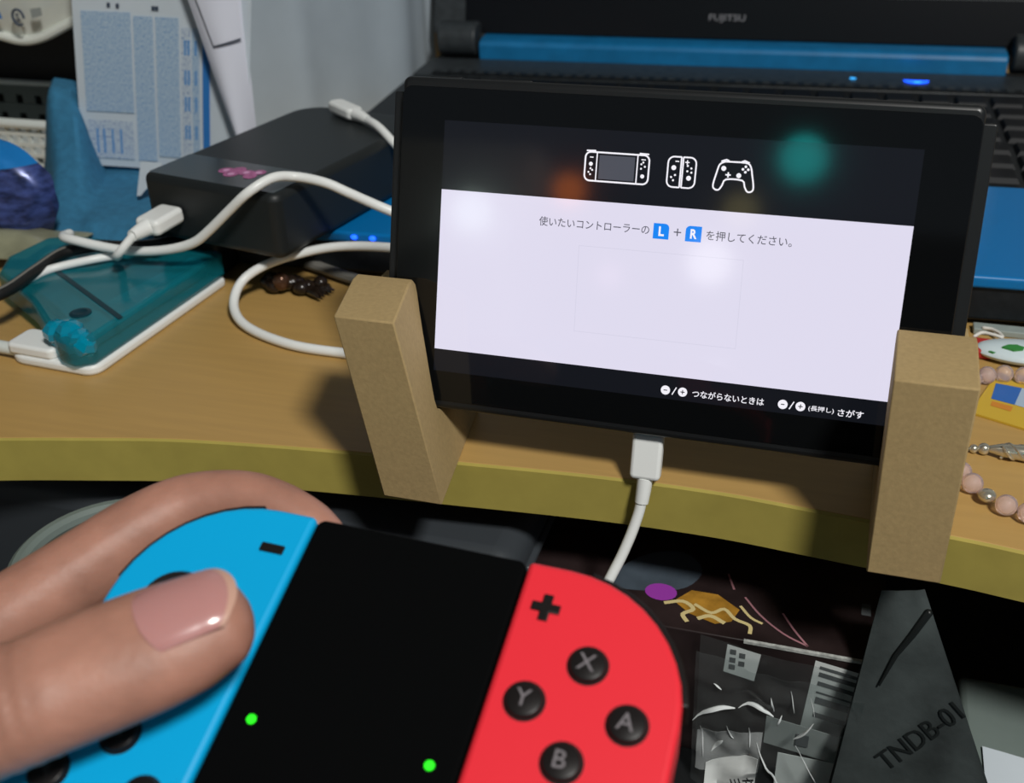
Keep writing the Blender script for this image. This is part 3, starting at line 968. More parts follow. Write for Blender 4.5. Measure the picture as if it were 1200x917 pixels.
rg = MB()
rg.tube([on_pack(2.5 + 3.4 * math.cos(t), 14.5 + 4.0 * math.sin(t)) for t in [2 * math.pi * i / 16 for i in range(14)]], .7, 6)
rg.build('recycling_mark', M['ink_dark'], pk)
text_mb('S', on_pack(2.5, 14.5) + Vector((0, -.3, 0)), X, Z, height=4.4, bold=.3, center=True).build('recycling_letter', M['ink_dark'], pk)
pc = on_pack(-11, 15.5)
MB().flat([pc + Vector((-3, 0, -2)), pc + Vector((3.4, 0, -2)), pc + Vector((2.4, 0, 2)), pc + Vector((0, 0, 3.2)), pc + Vector((-1.6, 0, 0.6))]).build('teal_mark', M['ink_blue'], pk)
pc = on_pack(15, 17)
MB().flat([pc + Vector((-4, 0, -3)), pc + Vector((3, 0, -1)), pc + Vector((3, 0, 3)), pc + Vector((-4, 0, 2))]).build('grey_mark', M['grey_plastic'], pk)

# blue cloth bag: a soft draped shape
cb = MB()


def drape(u, v):
    # u across, v from the back (tucked beside the leaflet) to the front
    x0, x1 = -386 + 64 * v, -300 + 48 * v
    x = x0 + (x1 - x0) * u
    y = 226 - 98 * v
    sst = lambda e: max(0.0, min(1.0, e)) ** 2 * (3 - 2 * max(0.0, min(1.0, e)))
    lft = 8 + 14 * sst((y - 140) / 45) + 32 * sst((y - 178) / 34)
    rgt = 10 + 42 * sst((y - 211) / 8)
    k_ = sst((u - .34) / .14)
    z = (lft * (1 - k_) + rgt * k_) * (.12 + .88 * sst((u + .03) / .24)) * (.25 + .75 * sst((1 - v) / .12)) + 1.6 * noise.noise(Vector((u * 4, v * 5, 0)))
    return (x, y, max(1.2, z))


cb.grid(drape, 44, 44, 1.2)
tag(cb.build('cloth_bag', M['blue_cloth'], None), 'dusty blue cloth bag slumped under the leaflet', 'bag')
tg = MB()
tg.grid(lambda u, v: (-288 + 4 * v + (2 + 15 * v * (1 - .3 * v)) * u, 168 + 3 * v, 14.5 + 17 * v), 4, 4, .4)
tag(tg.build('paper_scrap', M['paper'], None), 'small white paper corner between the blue bag and the black case', 'paper')
fb = thing('foil_bag', 'shiny blue and navy foil bag at the left edge', 'bag', loc=(-334, 128, 2))


def foil(u, v, part):
    a_, b_ = u * math.pi, v * 2 - 1
    r = math.sqrt(max(0.0, 1 - b_ * b_ * .94))
    x = 34 * r * (-math.cos(a_)) - 2
    z = 25 + 26 * b_
    y = -17 * r * math.sin(a_) + 1.6 * noise.noise(Vector((u * 5, v * 5, 2))) * 2
    return (x, y, z)


MB().grid(lambda u, v: foil(u, .80 + .20 * v, 0), 20, 8, .6).build('top', M['foil_blue'], fb)
MB().grid(lambda u, v: foil(u, .05 + .75 * v, 0), 20, 14, .6).build('printed_side', M['foil_navy'], fb)
MB().grid(lambda u, v: (Vector(foil(.38 + .26 * u, .10 + .26 * v * (1 - u) ** .7, 0)) + Vector((0, -1.4, 0))), 8, 6, .5).build('white_print', M['foil_white'], fb)
pb = MB()
pb.grid(lambda u, v: (-352 + 62 * u, 92 + 34 * v + 6 * u, 8 + 7 * math.sin(math.pi * u) * math.sin(math.pi * v) + 1.6 * noise.noise(Vector((u * 4, v * 4, 1)))), 14, 8, .6)
tag(pb.build('film_pouch', M['beige_film'], None), 'crinkled beige plastic pouch in front of the blue foil bag', 'pouch')

# ------------------------------------------------------------------ right of the stand: bracelet and trinkets
br = thing('bead_bracelet', 'pale pink bead bracelet lying on the desk beside the right stand arm', 'bracelet', loc=(116, 56, 0))
NB = 34
b0 = None
ang, acc = [], 0.0
ts = [2 * math.pi * i / 720 for i in range(720)]
ell = [(26 * math.cos(t), 44 * math.sin(t)) for t in ts]
tot = sum(math.dist(ell[i], ell[(i + 1) % 720]) for i in range(720))
step, nxt, spots = tot / NB, 0.0, []
for i in range(720):
    if acc >= nxt and len(spots) < NB:
        spots.append(ell[i])
        nxt += step
    acc += math.dist(ell[i], ell[(i + 1) % 720])
br_r = step / 2 * 0.98
ball = MB().ellip((0, 0, 0), (br_r, br_r, br_r), 18, 12).build('bead', M['rose'], br)
sp = None
for i, (x, y) in enumerate(spots):
    if i == 23:
        k = ball.copy(); k.data = ball.data
        spm = MB().ellip((x, y, br_r * .9), (br_r * .85, br_r * .85, br_r * .62), 14, 10).build('spacer', M['silver'], br)
        bpy.data.objects.remove(k)
        continue
    if i == 0:
        k = ball
    else:
        k = ball.copy(); COL.objects.link(k); k.parent = br
    k.location = Vector((x, y, br_r)) * S
pdn = thing('silver_pendant', 'silver twisted bar pendant lying inside the bracelet', 'pendant', loc=(108, 46.5, 0))
tw = MB()
tw.tube([(-3, 0.6, 2.6), (0, 0.4, 2.8), (6, 0, 2.9), (16, -.6, 2.9), (22, -1, 2.6)], [1.3, 2.2, 2.6, 2.6, 2.0], 14)
for k in range(3):
    tw.tube([(t * 1.0, 2.3 * math.cos(t * .55 + k * 2.1), 2.9 + 2.3 * math.sin(t * .55 + k * 2.1)) for t in range(0, 20)], .55, 6)
tw.build('bar', M['silver'], pdn)
for x, y, r in ((-5.2, 1.1, 2.0), (-8.2, 1.2, 1.5), (-10.8, 1.0, 1.3)):
    MB().ellip((x, y, r), (r, r, r), 12, 8).build('bead', M['silver'], pdn)
cd = thing('picture_card', 'yellow picture card with a blue corner, lying under the bracelet', 'card', loc=(120, 90, 0))
MB().prism([(-20, -17), (14, -31), (28, 10), (-8, 17)], 0.1, 0.9).build('card', M['yellow'], cd)
MB().flat([(-12.4, -6, 1.0), (-5, -8.5, 1.0), (-1.5, 4.5, 1.0), (-10, 6, 1.0)]).build('blue_print', M['cardblue'], cd)
MB().flat([(-5, -8.5, 1.02), (-1.4, -10, 1.02), (3, 2.2, 1.02), (-1.5, 4.5, 1.02)]).build('pale_print', M['cardlite'], cd)
MB().flat([(-13, -11, 1.0), (-6.6, -13.6, 1.0), (-5.6, -10, 1.0), (-12.2, -7.6, 1.0)]).build('orange_print', M['orange'], cd)
cs = thing('oval_case', 'white oval plastic case with a green leaf print, behind the bracelet', 'case', loc=(122, 119, 0))
MB().ellip((0, 0, 3.0), (18.5, 9.0, 3.4), 32, 12).build('case', M['case_white'], cs)
MB().prism([(p[0], p[1]) for p in [(-9.5, -3.6), (-7.2, -1.2), (-3.6, -0.4), (-1.6, -2.2), (-2.4, -4.6), (-5.6, -5.4)]], 5.2, 6.3).build('leaf_print', M['green'], cs)
MB().prism([(-14, -5.0), (-12, -4.2), (-10.6, -5.4), (-12.5, -6.0)], 3.9, 4.6).build('leaf_print', M['green'], cs)
ch = thing('charm', 'tiny red cloth charm with a white string loop, next to the stand arm', 'charm', loc=(107, 124, 0))
MB().prism(rrect(-4, 3, -9, 2.5, 1), 0.2, 4.0).build('pouch', M['redcharm'], ch, bevel=1)
MB().tube(curve_pts([(-3, 3, 3.8), (0, 6.5, 4), (4, 5.5, 4), (7, 5, 3.6), (6.4, 8.5, 3.4), (4, 12, 3.2), (1, 13, 3)], 6), .65, 8).build('string', M['string'], ch)
tag(MB().box(104.5, 190, 136.5, 142.6, 0.1, 2.6).build('ruler_strip', M['steel'], None, bevel=.4), 'plain grey strip lying along the front edge of the laptop', 'ruler')

# ------------------------------------------------------------------ below the desk edge
TZ = -104
ca = thing('black_case', 'black padded case lying on the tray under the desk', 'case', loc=(-174, 76, TZ))
MB().prism(rrect(-150, 134, -86, 100, [10, 16, 16, 10], 6), 0.2, 73).build('body', M['case_black'], ca, bevel=9, seg=5)
MB().tube([(134.4, y, 60) for y in range(-70, 91, 20)], 1.7, 10).build('piping', M['case_black'], ca)
hoop = [(-167 + 29.6 * math.cos(t), -46.4 + 29.6 * math.sin(t), -26) for t in [2 * math.pi * i / 48 for i in range(49)]]
tag(MB().tube(hoop, 3.2, 10, dome=False, caps=False).build('plastic_hoop', M['grey_lid'], None), 'grey plastic hoop curving out behind the hand at the left edge', 'hoop')

gb = thing('game_box', 'dark printed game box with gold and violet artwork, under the desk', 'box', loc=(18, 34, TZ))


def G2(x, y, z=0.0):
    return Vector((x - 18, y - 34, z - TZ))


BT = -50
MB().box(-62, 61.5, -38.3, 42, 0.1, BT - TZ).build('carton', M['game_box'], gb, bevel=.5, seg=2)
zt = BT - TZ
hp_ = lambda pts, dz=.12: [Vector((x - 18, y - 34, zt + dz)) for x, y in pts]
MB().flat(hp_([(p.x, p.y) for p in curve_pts([Vector((a_, b_, 0)) for a_, b_ in [(-14, 10), (2, 12), (14, 17), (18, 28), (10, 36), (-2, 32), (-10, 22), (-14, 10)]], 4)][:-1])).build('painted_glare', M['glare'], gb)  # hazy glare on the box top, painted as a flat dull patch
pg = MB()
pg.add([(6 - 18 + 5.5 * math.cos(t), 12.4 - 34 + 4.4 * math.sin(t), zt + .2) for t in [2 * math.pi * i / 18 for i in range(18)]], [tuple(range(18))])
pg.build('violet_gem', M['violet'], gb)
MB().flat(hp_([(11, 9), (17, 4), (26, 1), (31, 3.5), (33, 10), (25, 16), (16, 16)], .16)).build('gold_artwork', M['gold'], gb)
ga = MB()
for pts, wd in (([(8, 7), (14, 9.4), (18, 6.4), (15, 3), (17, -0.4)], 1.5), ([(18, 9), (24, 6), (28, 9), (32, 5), (37, 3), (37.5, -1)], 1.3),
                ([(33, 12), (37, 7), (41, 5)], 1.0), ([(20, 2), (24, 4.4), (29, 2)], 1.6)):
    ga.ring([(p.x, p.y) for p in curve_pts([Vector((x - 18, y - 34, 0)) for x, y in pts], 4)], wd, zt + .26, closed=False)
ga.build('gold_tracery', M['gold2'], gb)
ra = MB()
for pts in ([(34, 17), (40, 9), (48, 2), (56, -2)], [(47, 12), (51, 5), (56, -2)], [(30, 20), (27, 28)]):
    ra.ring([(p.x, p.y) for p in curve_pts([Vector((x - 18, y - 34, 0)) for x, y in pts], 4)], .7, zt + .2, closed=False)
ra.build('rosy_lines', M['rosy'], gb)
MB().box(36 - 18, 61.4, -38.7, -37.6, zt - .9, zt + .16).build('worn_edge', M['worn'], gb)
MB().box(60.9, 61.8, -38.4, -30, zt - .5, zt + .16).build('worn_corner', M['worn'], gb)
text_mb('▪ ▬ ▮', Vector((-41.5 - 18, 20 - 34, zt + .2)), Y, -X, width=22, height=3).build('spine_print', M['rosy'], gb)
MB().flat(hp_([(72, 18), (75, 18), (75, 24), (72, 24)], .15)).build('small_mark', M['bars'], gb)
yf = -38.5
L1 = MB().add([(30.4 - 18, yf, -64.6 - TZ), (40.6 - 18, yf, -66.5 - TZ), (41.9 - 18, yf, -54.5 - TZ), (31 - 18, yf, -52.6 - TZ)], [(0, 1, 2, 3)]).build('small_label', M['label'], gb)
dd = MB()
for i, (x, z) in enumerate([(33, -55.5), (33, -59), (33, -62), (36, -56.5), (36, -60)]):
    dd.add([(x - 18 - 1, yf - .1, z - TZ - 1.1), (x - 18 + 1, yf - .1, z - TZ - 1.1), (x - 18 + 1, yf - .1, z - TZ + 1.1), (x - 18 - 1, yf - .1, z - TZ + 1.1)], [(0, 1, 2, 3)])
dd.build('label_print', M['bars'], L1)
bl = MB().add([(57.0 - 18, yf, -84 - TZ), (71.5 - 18, yf, -88 - TZ), (75.2 - 18, yf, -55.4 - TZ), (58.9 - 18, yf, -52.8 - TZ)], [(0, 1, 2, 3)]).build('barcode_label', M['label'], gb)
dd = MB()
for z0, h in ((-56, 1.3), (-59.2, 1.9), (-63, 1.8), (-66.4, .8), (-71, 3), (-77, 2.2)):
    dd.add([(60.4 - 18, yf - .12, z0 - TZ), (72.4 - 18, yf - .12, z0 - TZ - 2), (72.6 - 18, yf - .12, z0 - TZ - 2 + h), (60.6 - 18, yf - .12, z0 - TZ + h)], [(0, 1, 2, 3)])
dd.build('barcode', M['bars'], bl)

cbg = thing('clear_bag', 'crumpled clear plastic bag with a white label, in front of the game box', 'bag', loc=(48, -16, TZ))


def film(u, v):
    x = -25 + 50 * u + 4 * (v - .5) * (u - .3)
    z = 1 + 56 * v - 5 * u * v + 5 * (u - .5) ** 2 * v
    y = -2 + 5.0 * noise.noise(Vector((u * 3.1, v * 3.3, 4.2))) + 2.2 * noise.noise(Vector((u * 8, v * 8, 9.0)))
    return (x, y, z)


MB().grid(film, 34, 34, .15).build('front_film', M['clear'], cbg)
MB().grid(lambda u, v: (lambda p: (p[0], p[1] * .4 + 9, p[2] - 2))(film(u, v)), 12, 12, .15).build('back_film', M['clear'], cbg)
MB().grid(lambda u, v: Vector(film(.03 + .42 * u, .10 + .30 * v + .10 * u * v)) + Vector((0, -.35, 0)), 12, 12, .1).build('milky_fold', M['milky'], cbg)


def on_film(mb_pts, name, m, lift=.7):
    mb = MB()
    for pts, wd in mb_pts:
        n = len(pts)
        mb.tube([Vector(film(u, v)) + Vector((0, -lift, 0)) for u, v in pts], [(max(.06, wd * math.sin(math.pi * (i + .3) / n)), max(.05, .5 * wd * math.sin(math.pi * (i + .3) / n))) for i in range(n)], 6)
    return mb.build(name, m, cbg)


def arcp(u0, v0, u1, v1, bulge, n=9):
    return [(u0 + (u1 - u0) * i / (n - 1), v0 + (v1 - v0) * i / (n - 1) + bulge * math.sin(math.pi * i / (n - 1))) for i in range(n)]


M['fold_glint'] = mat('painted_fold_glint', srgb(225, 230, 230), 0.15)  # highlights along the bag's creases, painted as thin white strips
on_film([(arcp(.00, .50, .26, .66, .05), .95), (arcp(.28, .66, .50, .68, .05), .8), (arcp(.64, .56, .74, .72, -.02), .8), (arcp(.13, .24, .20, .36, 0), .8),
         (arcp(.12, .83, .17, .80, 0), .5), (arcp(.42, .44, .64, .05, .02, 12), .35), (arcp(.53, .60, .55, .70, 0), .4), (arcp(.36, .54, .38, .40, 0), .3), (arcp(.47, .86, .50, .72, .01), .35), (arcp(.58, .90, .62, .76, .01), .3), (arcp(.22, .50, .27, .40, -.03), .4), (arcp(.70, .88, .74, .76, 0), .25), (arcp(.05, .46, .08, .20, 0), .25), (arcp(.66, .50, .86, .16, .01), .25)], 'fold_glints', M['fold_glint'])
MB().grid(lambda u, v: ((lambda p: Vector((p[0], p[1] - .5, p[2])))(film(.10 + .34 * u, .0 + (.16 + .20 * u) * v)) + Vector((0, -.3, 0))), 8, 8, .2).build('white_label', M['label'], cbg)
tx = text_mb('州産', Vector((-9.5, -6.5, 1.2)), Vector((.93, .0, .36)), Vector((-.30, 0, .95)), width=9, height=9, bold=.12)
tx.build('label_text', M['black_ink'], cbg)
MB().grid(lambda u, v: Vector((-2 + 24 * u, 2.8, 20 + 12 * v - 3.4 * u)), 4, 4, .2).build('inner_card', M['grey_plastic'], cbg)
MB().box(8, 12, 2.2, 2.5, 22, 27).build('inner_card_print', M['bars'], cbg)
MB().grid(lambda u, v: Vector((3 + 18 * u, 3.4, 1 + 15 * v)), 4, 4, .2).build('inner_sheet', M['label'], cbg)

bp_ = thing('black_pouch', 'tall black film pouch with embossed letters leaning beside the clear bag', 'pouch', loc=(95, -30, TZ))
# corner points of the visible face, world mm
PA, PB, PC, PD = Vector((66, -34, -100)), Vector((126, -34, -103)), Vector((87, -1.5, -20)), Vector((75, -1.5, -23))


def pouch(u, v):
    lo_ = PA.lerp(PB, u)
    hi_ = PD.lerp(PC, u)
    p = lo_.lerp(hi_, v)
    return p - Vector((95, -30, TZ)) + Vector((0, -0.5 * math.sin(math.pi * u) + 0.35 * noise.noise(Vector((u * 3, v * 4, 7))), 0))


MB().grid(pouch, 16, 20, .5).build('film', M['smoke'], bp_)
MB().grid(lambda u, v: pouch(u, v) + Vector((0, 7 * (1 - v), 0)), 8, 8, .5).build('back_film', M['smoke'], bp_)
PO = Vector((95, -30, TZ))
MB().tube([Vector((88.9, -4.7, -26.2)) - PO, Vector((85.4, -7.6, -33)) - PO, Vector((81.5, -10.4, -39.7)) - PO, Vector((78, -14.6, -49)) - PO], [1.3, 1.1, .8, .3], 8).build('crease', M['emboss'], bp_)
ax = (Vector((103.7, -15.0, -54.4)) - Vector((83.9, -23.5, -74.6)))
nr = (PB - PA).cross(PD - PA).normalized()
if nr.y > 0:
    nr = -nr
wd_ = ax.length
ax.normalize()
upv = ax.cross(nr)
if upv.z < 0:
    upv = -upv
tx = text_mb('TNDB-01', Vector((83.9, -23.5, -74.6)) - PO + nr * 1.1, ax, upv, width=wd_, height=6.2, bold=.05)
tx.build('embossed_text', M['emboss'], bp_)
tag(MB().box(111, 260, -60, 49, TZ + .2, -95).build('grey_board', M['grey_lid'], None, bevel=2.5), 'flat grey-green plastic board on the tray beside the black pouch', 'board')
tag(MB().grid(lambda u, v: (117 + 40 * u, -30 + 44 * v - 9 * u, -94.2 + 1.2 * math.sin(3 * u)), 6, 6, .5).build('white_note', M['paper'], None), 'white slip of paper lying on the grey-green board', 'paper')

# ------------------------------------------------------------------ controller: grip and its two halves
GU, GV, GN = Vector((0.9992052, -0.0097706, -0.0386463)), Vector((0.0219584, 0.9440538, 0.3290598)), Vector((0.0332691, -0.3296468, 0.9435180))
GM = frame((-28.35, -111.06, 55.74), GU, GV, GN)
gr = thing('controller_grip', 'black controller grip with two green lights, between the blue and red halves', 'controller grip', GM)
gm = MB()
gm.prism(rrect(-23.8, 23.8, -101, 1.6, 2), -24, -0.5)
gm.build('centre_block', M['grip'], gr, bevel=0.8)
MB().prism(rrect(-58, 58, -99, -2, 24), -22, -14.6).build('back_plate', M['grip'], gr, bevel=3)
for s_ in (-1, 1):
    hd = MB()
    hd.tube(curve_pts([(s_ * 55, -36, -22), (s_ * 58.5, -56, -24), (s_ * 60.5, -80, -26), (s_ * 61, -105, -30), (s_ * 60, -120, -36)], 5), [(6 + min(7, i * .6), 6.5 + min(4.5, i * .4)) for i in range(21)], 18)
    hd.build('handle', M['grip'], gr)
    MB().tube([(s_ * 18.2, -44.8, -1.0), (s_ * 18.2, -44.8, -0.4)], 0.95, 14, dome=False).build('light', M['led_green'], gr)


def con_half(side, m, label):
    """side +1: right half with letters; -1: left half with arrows."""
    t = thing('game_controller', label, 'game controller', GM, group='controller halves on the grip')
    x0, x1 = 24.2, 60.9
    out = rrect(x0, x1, -100.5, 1.6, [28, 1.2, 1.2, 28], 10)
    fl = lambda pts: [(side * a_, b_) for a_, b_ in pts]
    MB().prism(fl(out), -13.9, 0).build('shell', m, t, bevel=1.3, seg=3)
    # inner rail edge
    MB().box(min(side * 24.0, side * 24.6), max(side * 24.0, side * 24.6), -98, 0.5, -9, -2.6).build('rail', M['button'], t)
    # shoulder button: dark arc following the outer top corner
    sb = rrect(x0 + 6, x1 + 1.2, -60, 3.0, [29.2, 2, 0, 0], 10)
    arc_ = [p for p in sb if p[1] > -24 and p[0] > x0 + 9]
    arc_ = sorted(arc_, key=lambda p: math.atan2(p[1] + 26, p[0] - 32))
    inner = [(32 + (p[0] - 32) * .86, -26 + (p[1] + 26) * .86) for p in arc_]
    MB().prism(fl(arc_ + inner[::-1]), -9.5, -1.5).build('shoulder_button', M['button'], t, bevel=.4)
    cx, cy, dy = 41.6, -28.6, -59.0

    def disc_button(x, y, r, h, name='face_button', well=True):
        mb = MB()
        mb.lathe([(r, -.6), (r, h - .5), (r - .18, h - .18), (r - .55, h)], (side * x, y, 0), 28)
        b = mb.build(name, M['button'], t, smooth=50)
        if well:
            wl = MB()
            wl.lathe([(r + .45, -.2), (r + .45, 0.06), (r - .1, 0.05)], (side * x, y, 0), 28)
            wl.build('button_well', M['well'], b)
        return b
    face_y, stick_y = (cy, dy) if side > 0 else (dy - 5.0, cy)
    letters = {(0, 1): 'X', (0, -1): 'B', (1, 0): 'A', (-1, 0): 'Y'}
    for (ax_, ay_), ltr in letters.items():
        b = disc_button(cx + ax_ * 9.9, face_y + ay_ * 9.9, 3.7, 1.3)
        px, py = side * (cx + ax_ * 9.9), face_y + ay_ * 9.9
        if side > 0:
            text_mb(ltr, (px - .25, py + .15, 1.36), X, Y, height=3.4, bold=.02, center=True).build('letter', M['legend'], b)
        else:
            w_ = 1.3
            d_ = Vector((-ax_, ay_, 0))
            n2 = Vector((-d_.y, d_.x, 0))
            c_ = Vector((px, py, 1.34))
            MB().flat([c_ + d_ * w_, c_ - d_ * w_ * .6 + n2 * w_, c_ - d_ * w_ * .6 - n2 * w_]).build('arrow', M['arrow'], b)
    # stick: ring, neck and dished cap
    rg_ = MB().lathe([(9.3, -.2), (9.3, .12), (7.6, .16), (6.4, -.3)], (side * cx, stick_y, 0), 32).build('stick_ring', M['well'], t)
    cp_ = MB().lathe([(3.6, -.6), (3.6, 4.6), (6.6, 5.0), (7.4, 5.6), (7.4, 6.6), (6.7, 7.4), (5.6, 7.2), (4.4, 6.7), (1.0, 6.5)], (side * cx, stick_y, 0), 32)
    cp_.build('stick', M['button'], t, smooth=50)
    # plus or minus button
    x, y = 30.4, -8.5
    pm = MB()
    if side > 0:
        pts = [(-1, -3), (1, -3), (1, -1), (3, -1), (3, 1), (1, 1), (1, 3), (-1, 3), (-1, 1), (-3, 1), (-3, -1), (-1, -1)]
        pm.prism([(x + a_ * .98, y + b_ * .98) for a_, b_ in pts], -.2, .55)
        pm.build('plus_button', M['button'], t, bevel=.15, seg=2)
    else:
        pm.prism(rrect(-x - 2.7, -x + 2.7, y - 1.05, y + 1.05, .25), -.2, .55)
        pm.build('minus_button', M['button'], t, bevel=.15, seg=2)
    if side > 0:
        disc_button(34, -78, 3.2, .5, 'home_button')
    else:
        MB().prism(rrect(-37, -31, -81, -75, .6), -.2, .5).build('capture_button', M['button'], t, bevel=.2)
    return t


con_half(1, M['red'], 'red right-hand controller half with X, Y, A and B buttons')
con_half(-1, M['cyan'], 'light blue left-hand controller half under the thumb')

# ------------------------------------------------------------------ the hand (coordinates in the grip's frame)
hand = thing('hand', "person's left hand holding the blue controller half, thumb on its stick", 'person', GM)


def taper(path, rads, n=7):
    """Smooth tapered limb: path and (side, up) radii interpolated together."""
    P = curve_pts(path, n)
    RR = curve_pts([Vector((r[0], r[1], 0)) if isinstance(r, tuple) else Vector((r, r, 0)) for r in rads], n)
    return P, [(max(.5, r.x), max(.5, r.y)) for r in RR]


hb = MB()


def limb(path, rads, n=7, seg=22):
    P, RR = taper(path, rads, n)
    hb.tube(P, RR, seg)


# thumb: wrist end -> base joint -> knuckle -> tip; side radius across, up radius through the thumb
TA = Vector((0.745, 0.665, -0.04)).normalized()
tip = Vector((-26.6, -36.4, 16.8))
th = [Vector((-112, -112, -8)), Vector((-94, -92, 6)), Vector((-75, -74, 14.5)), tip - TA * 34, tip - TA * 25, tip - TA * 12, tip - TA * 3, tip + TA * 1.8]
limb(th, [(17, 17), (15.5, 15), (13.2, 12), (12.0, 10), (12.2, 9.6), (12.3, 8.9), (11.5, 8.2), (10.0, 7.2)])
# index finger lying along the top of the shell
limb([(-114, -64, -20), (-100, -46, -17), (-89, -31, -15.5), (-78, -14.5, -15), (-70.5, -3.2, -15), (-62.5, 5.4, -15), (-51, 9.8, -15), (-41.5, 9.6, -15.5), (-33, 7.6, -16.5), (-29.5, 6.6, -17)],
     [(12.5, 14), (11, 12.5), (10.2, 11), (9.4, 10.2), (9.0, 10), (8.2, 9.3), (7.5, 8.8), (7.2, 8.4), (6.8, 7.6), (6.0, 6.8)])
# middle, ring and little fingers curl round behind the handle
limb([(-118, -70, -30), (-98, -46, -34), (-84, -28, -36), (-68, -14, -38), (-48, -10, -38), (-32, -14, -36)], [(13, 14), (11.5, 11.5), (10.6, 10.6), (10, 10), (9, 9), (7.6, 7.6)])
limb([(-118, -86, -42), (-98, -66, -46), (-78, -46, -48), (-56, -38, -44), (-38, -42, -38)], [(13, 14), (11, 11), (10.2, 10.2), (9, 9), (7.6, 7.6)])
limb([(-116, -102, -46), (-98, -88, -50), (-78, -74, -50), (-60, -68, -44), (-46, -70, -38)], [(12, 13), (9.6, 9.6), (8.8, 8.8), (8, 8), (6.8, 6.8)])
# palm and wrist
limb([(-112, -54, -20), (-116, -78, -24), (-122, -104, -28), (-136, -134, -34), (-158, -172, -44), (-186, -216, -56)],
     [(15, 17), (20, 24), (24, 27), (25, 24), (26, 21), (30, 25)], 6, 26)
limb([(-116, -98, -6), (-112, -84, -12), (-106, -66, -14), (-100, -50, -14)], [(17, 18), (16, 17), (14, 14), (11, 11)])
raw = hb.build('skin', M['skin'], None, smooth=0)
rm_ = raw.modifiers.new('remesh', 'REMESH')
rm_.mode = 'VOXEL'
rm_.voxel_size = 0.00095
sm = raw.modifiers.new('smooth', 'SMOOTH')
sm.factor = 0.5
sm.iterations = 9
bpy.context.view_layer.update()
sk = bpy.data.meshes.new_from_object(raw.evaluated_get(bpy.context.evaluated_depsgraph_get()))
bpy.data.objects.remove(raw)
# knuckle creases across the thumb joint and the index joint
up_t = (GN * 0 + Vector((0, 0, 1)))
side_t = TA.cross(Vector((0, 0, 1))).normalized()
for v in sk.vertices:
    p = v.co / S
    d = (p - tip)
    t_ = d.dot(TA)
    if -48 < t_ < -20 and (d - TA * t_).length < 15 and p.z > 12:
        for c_, a_ in ((-33, .38), (-36.5, .42), (-40, .30), (-30, .2)):
            k_ = math.exp(-((t_ - c_ + .06 * d.dot(side_t)) / .9) ** 2)
            p = p - Vector((0, 0, 1)) * a_ * k_
        v.co = p * S
sk.shade_smooth()
sk.name = 'skin'
sko = bpy.data.objects.new('skin', sk)
COL.objects.link(sko)
sko.parent = hand
# thumbnail: a curved plate rolled towards the upper-left side of the thumb
roll = math.radians(11)
sV = -side_t if (-side_t).y > 0 else side_t      # towards the upper left
sV = (sV - TA * sV.dot(TA)).normalized()
nV = (TA.cross(sV)).normalized()
if nV.z < 0:
    nV = -nV


def nail_pt(t, a, lift):
    """t along the thumb from the tip (mm), a angle across (radians), on an ellipse like the thumb's."""
    k = min(1.0, max(0.0, (t + 26) / 26))
    rs, ru = 11.6 - .9 * k ** 4 - .03 * max(0, t) ** 2, 8.9 - .7 * k ** 3 - .035 * max(0, t) ** 2
    ang_ = math.pi / 2 - (roll + a)
    c0 = tip + TA * t
    return c0 + sV * math.cos(ang_) * (rs + lift) + nV * math.sin(ang_) * (ru + lift)


def nail(u, v, lift=0.55):
    a = (u * 2 - 1) * 0.78
    base = -10.5 + 2.6 * abs(u * 2 - 1) ** 2.4
    end = 7.6 - 4.2 * abs(u * 2 - 1) ** 2.2
    t = base + (end - base) * v
    edge = max(abs(u * 2 - 1) ** 6, 0)
    return nail_pt(t, a, lift - .5 * edge - .35 * (1 - v) ** 6)


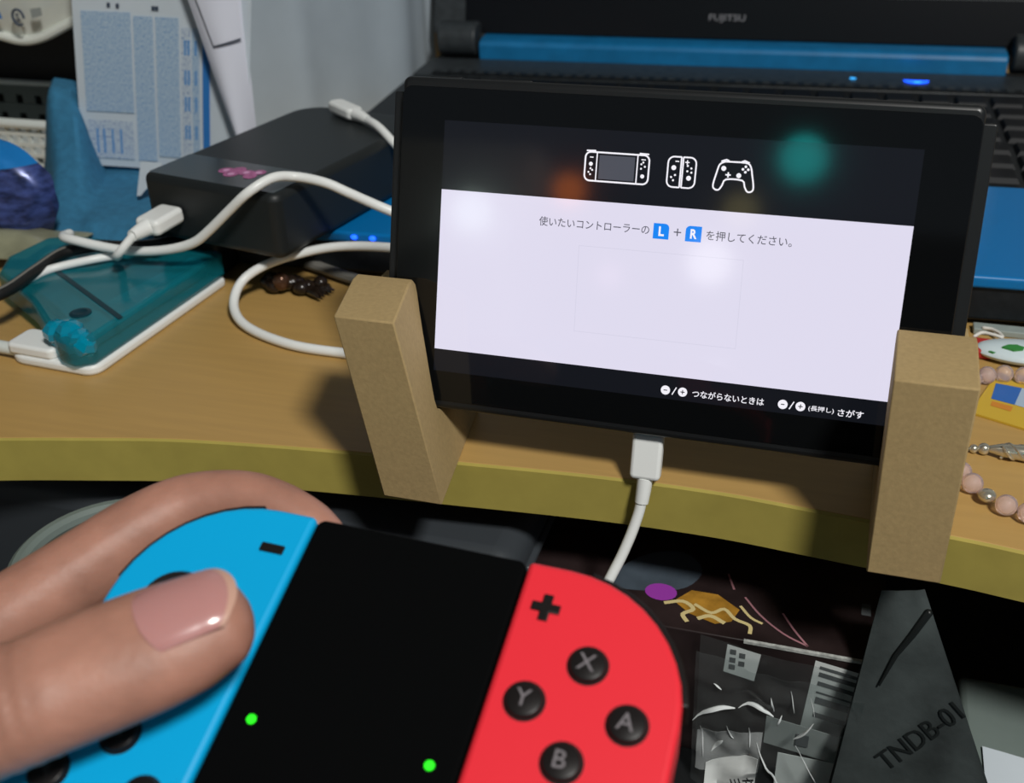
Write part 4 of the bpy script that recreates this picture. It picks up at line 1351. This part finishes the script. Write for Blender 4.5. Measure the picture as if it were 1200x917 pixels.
no = MB().grid(lambda u, v: nail(u, v), 18, 20, .5).build('thumbnail', M['nail'], sko, smooth=60)
MB().grid(lambda u, v: nail(u, .925 + .085 * v, .62), 18, 3, .5).build('free_edge', M['nail_tip'], no, smooth=60)


# ------------------------------------------------------------------ behind the photographer: what the screen mirrors
cbn = thing('cupboard', 'pale grey cupboard standing behind the photographer', 'cupboard', loc=(-620, -990, -700))
MB().box(-260, 300, -260, 0, 0, 1090).build('carcass', M['white_plastic'], cbn, bevel=3)
MB().box(-256, 18, 0.5, 16, 60, 1086).build('door', M['white_plastic'], cbn, bevel=2)
MB().box(22, 296, 0.5, 16, 60, 1086).build('door', M['white_plastic'], cbn, bevel=2)
shb = thing('wall_shelf', 'long dark shelf behind the photographer', 'shelf', loc=(-60, -960, 0))
MB().box(-250, 500, -120, 10, -660, -650).build('board', M['dark_cab'], shb)
MB().box(-250, 500, -120, -110, -700, 340).build('back', M['dark_cab'], shb)
MB().box(-250, 500, -120, 10, 300, 308).build('board', M['dark_cab'], shb)
MB().box(-250, 500, -120, 10, 70, 78).build('board', M['dark_cab'], shb)
lsn = thing('string_lights', 'string of small coloured lamps on the shelf behind the photographer', 'lights', loc=(0, -940, 0))
wire = []
for nm, (x, z), r, c, e in (('orange_lamp', (-262, 327), 19, (1.0, .22, .02), 7), ('yellow_lamp', (-58, 318), 20, (.9, .75, .3), 2.2), ('teal_lamp', (4, 384), 26, (.02, .75, .72), 7.0),
                            ('white_lamp', (-381, 291), 24, (.8, 1, .9), 5), ('white_lamp', (-86, 255), 26, (1, 1, .92), 5), ('white_lamp', (-196, 112), 17, (1, .95, 1), 3.5),
                            ('white_lamp', (-148, 112), 17, (.8, .9, 1), 3), ('white_lamp', (-104, 116), 17, (.9, 1, 1), 3), ('white_lamp', (-62, 120), 18, (1, .96, 1), 3), ('pink_lamp', (-200, 229), 15, (1, .6, .75), 2.0)):
    MB().ellip((x, 0, z), (r, r, r), 16, 10).build(nm, mat(nm, (.1, .1, .1), .4, emit=c, estr=e), lsn)
    wire.append(Vector((x, -14, z)))
MB().tube(wire, 1.5, 6).build('wire', M['cable_black'], lsn)
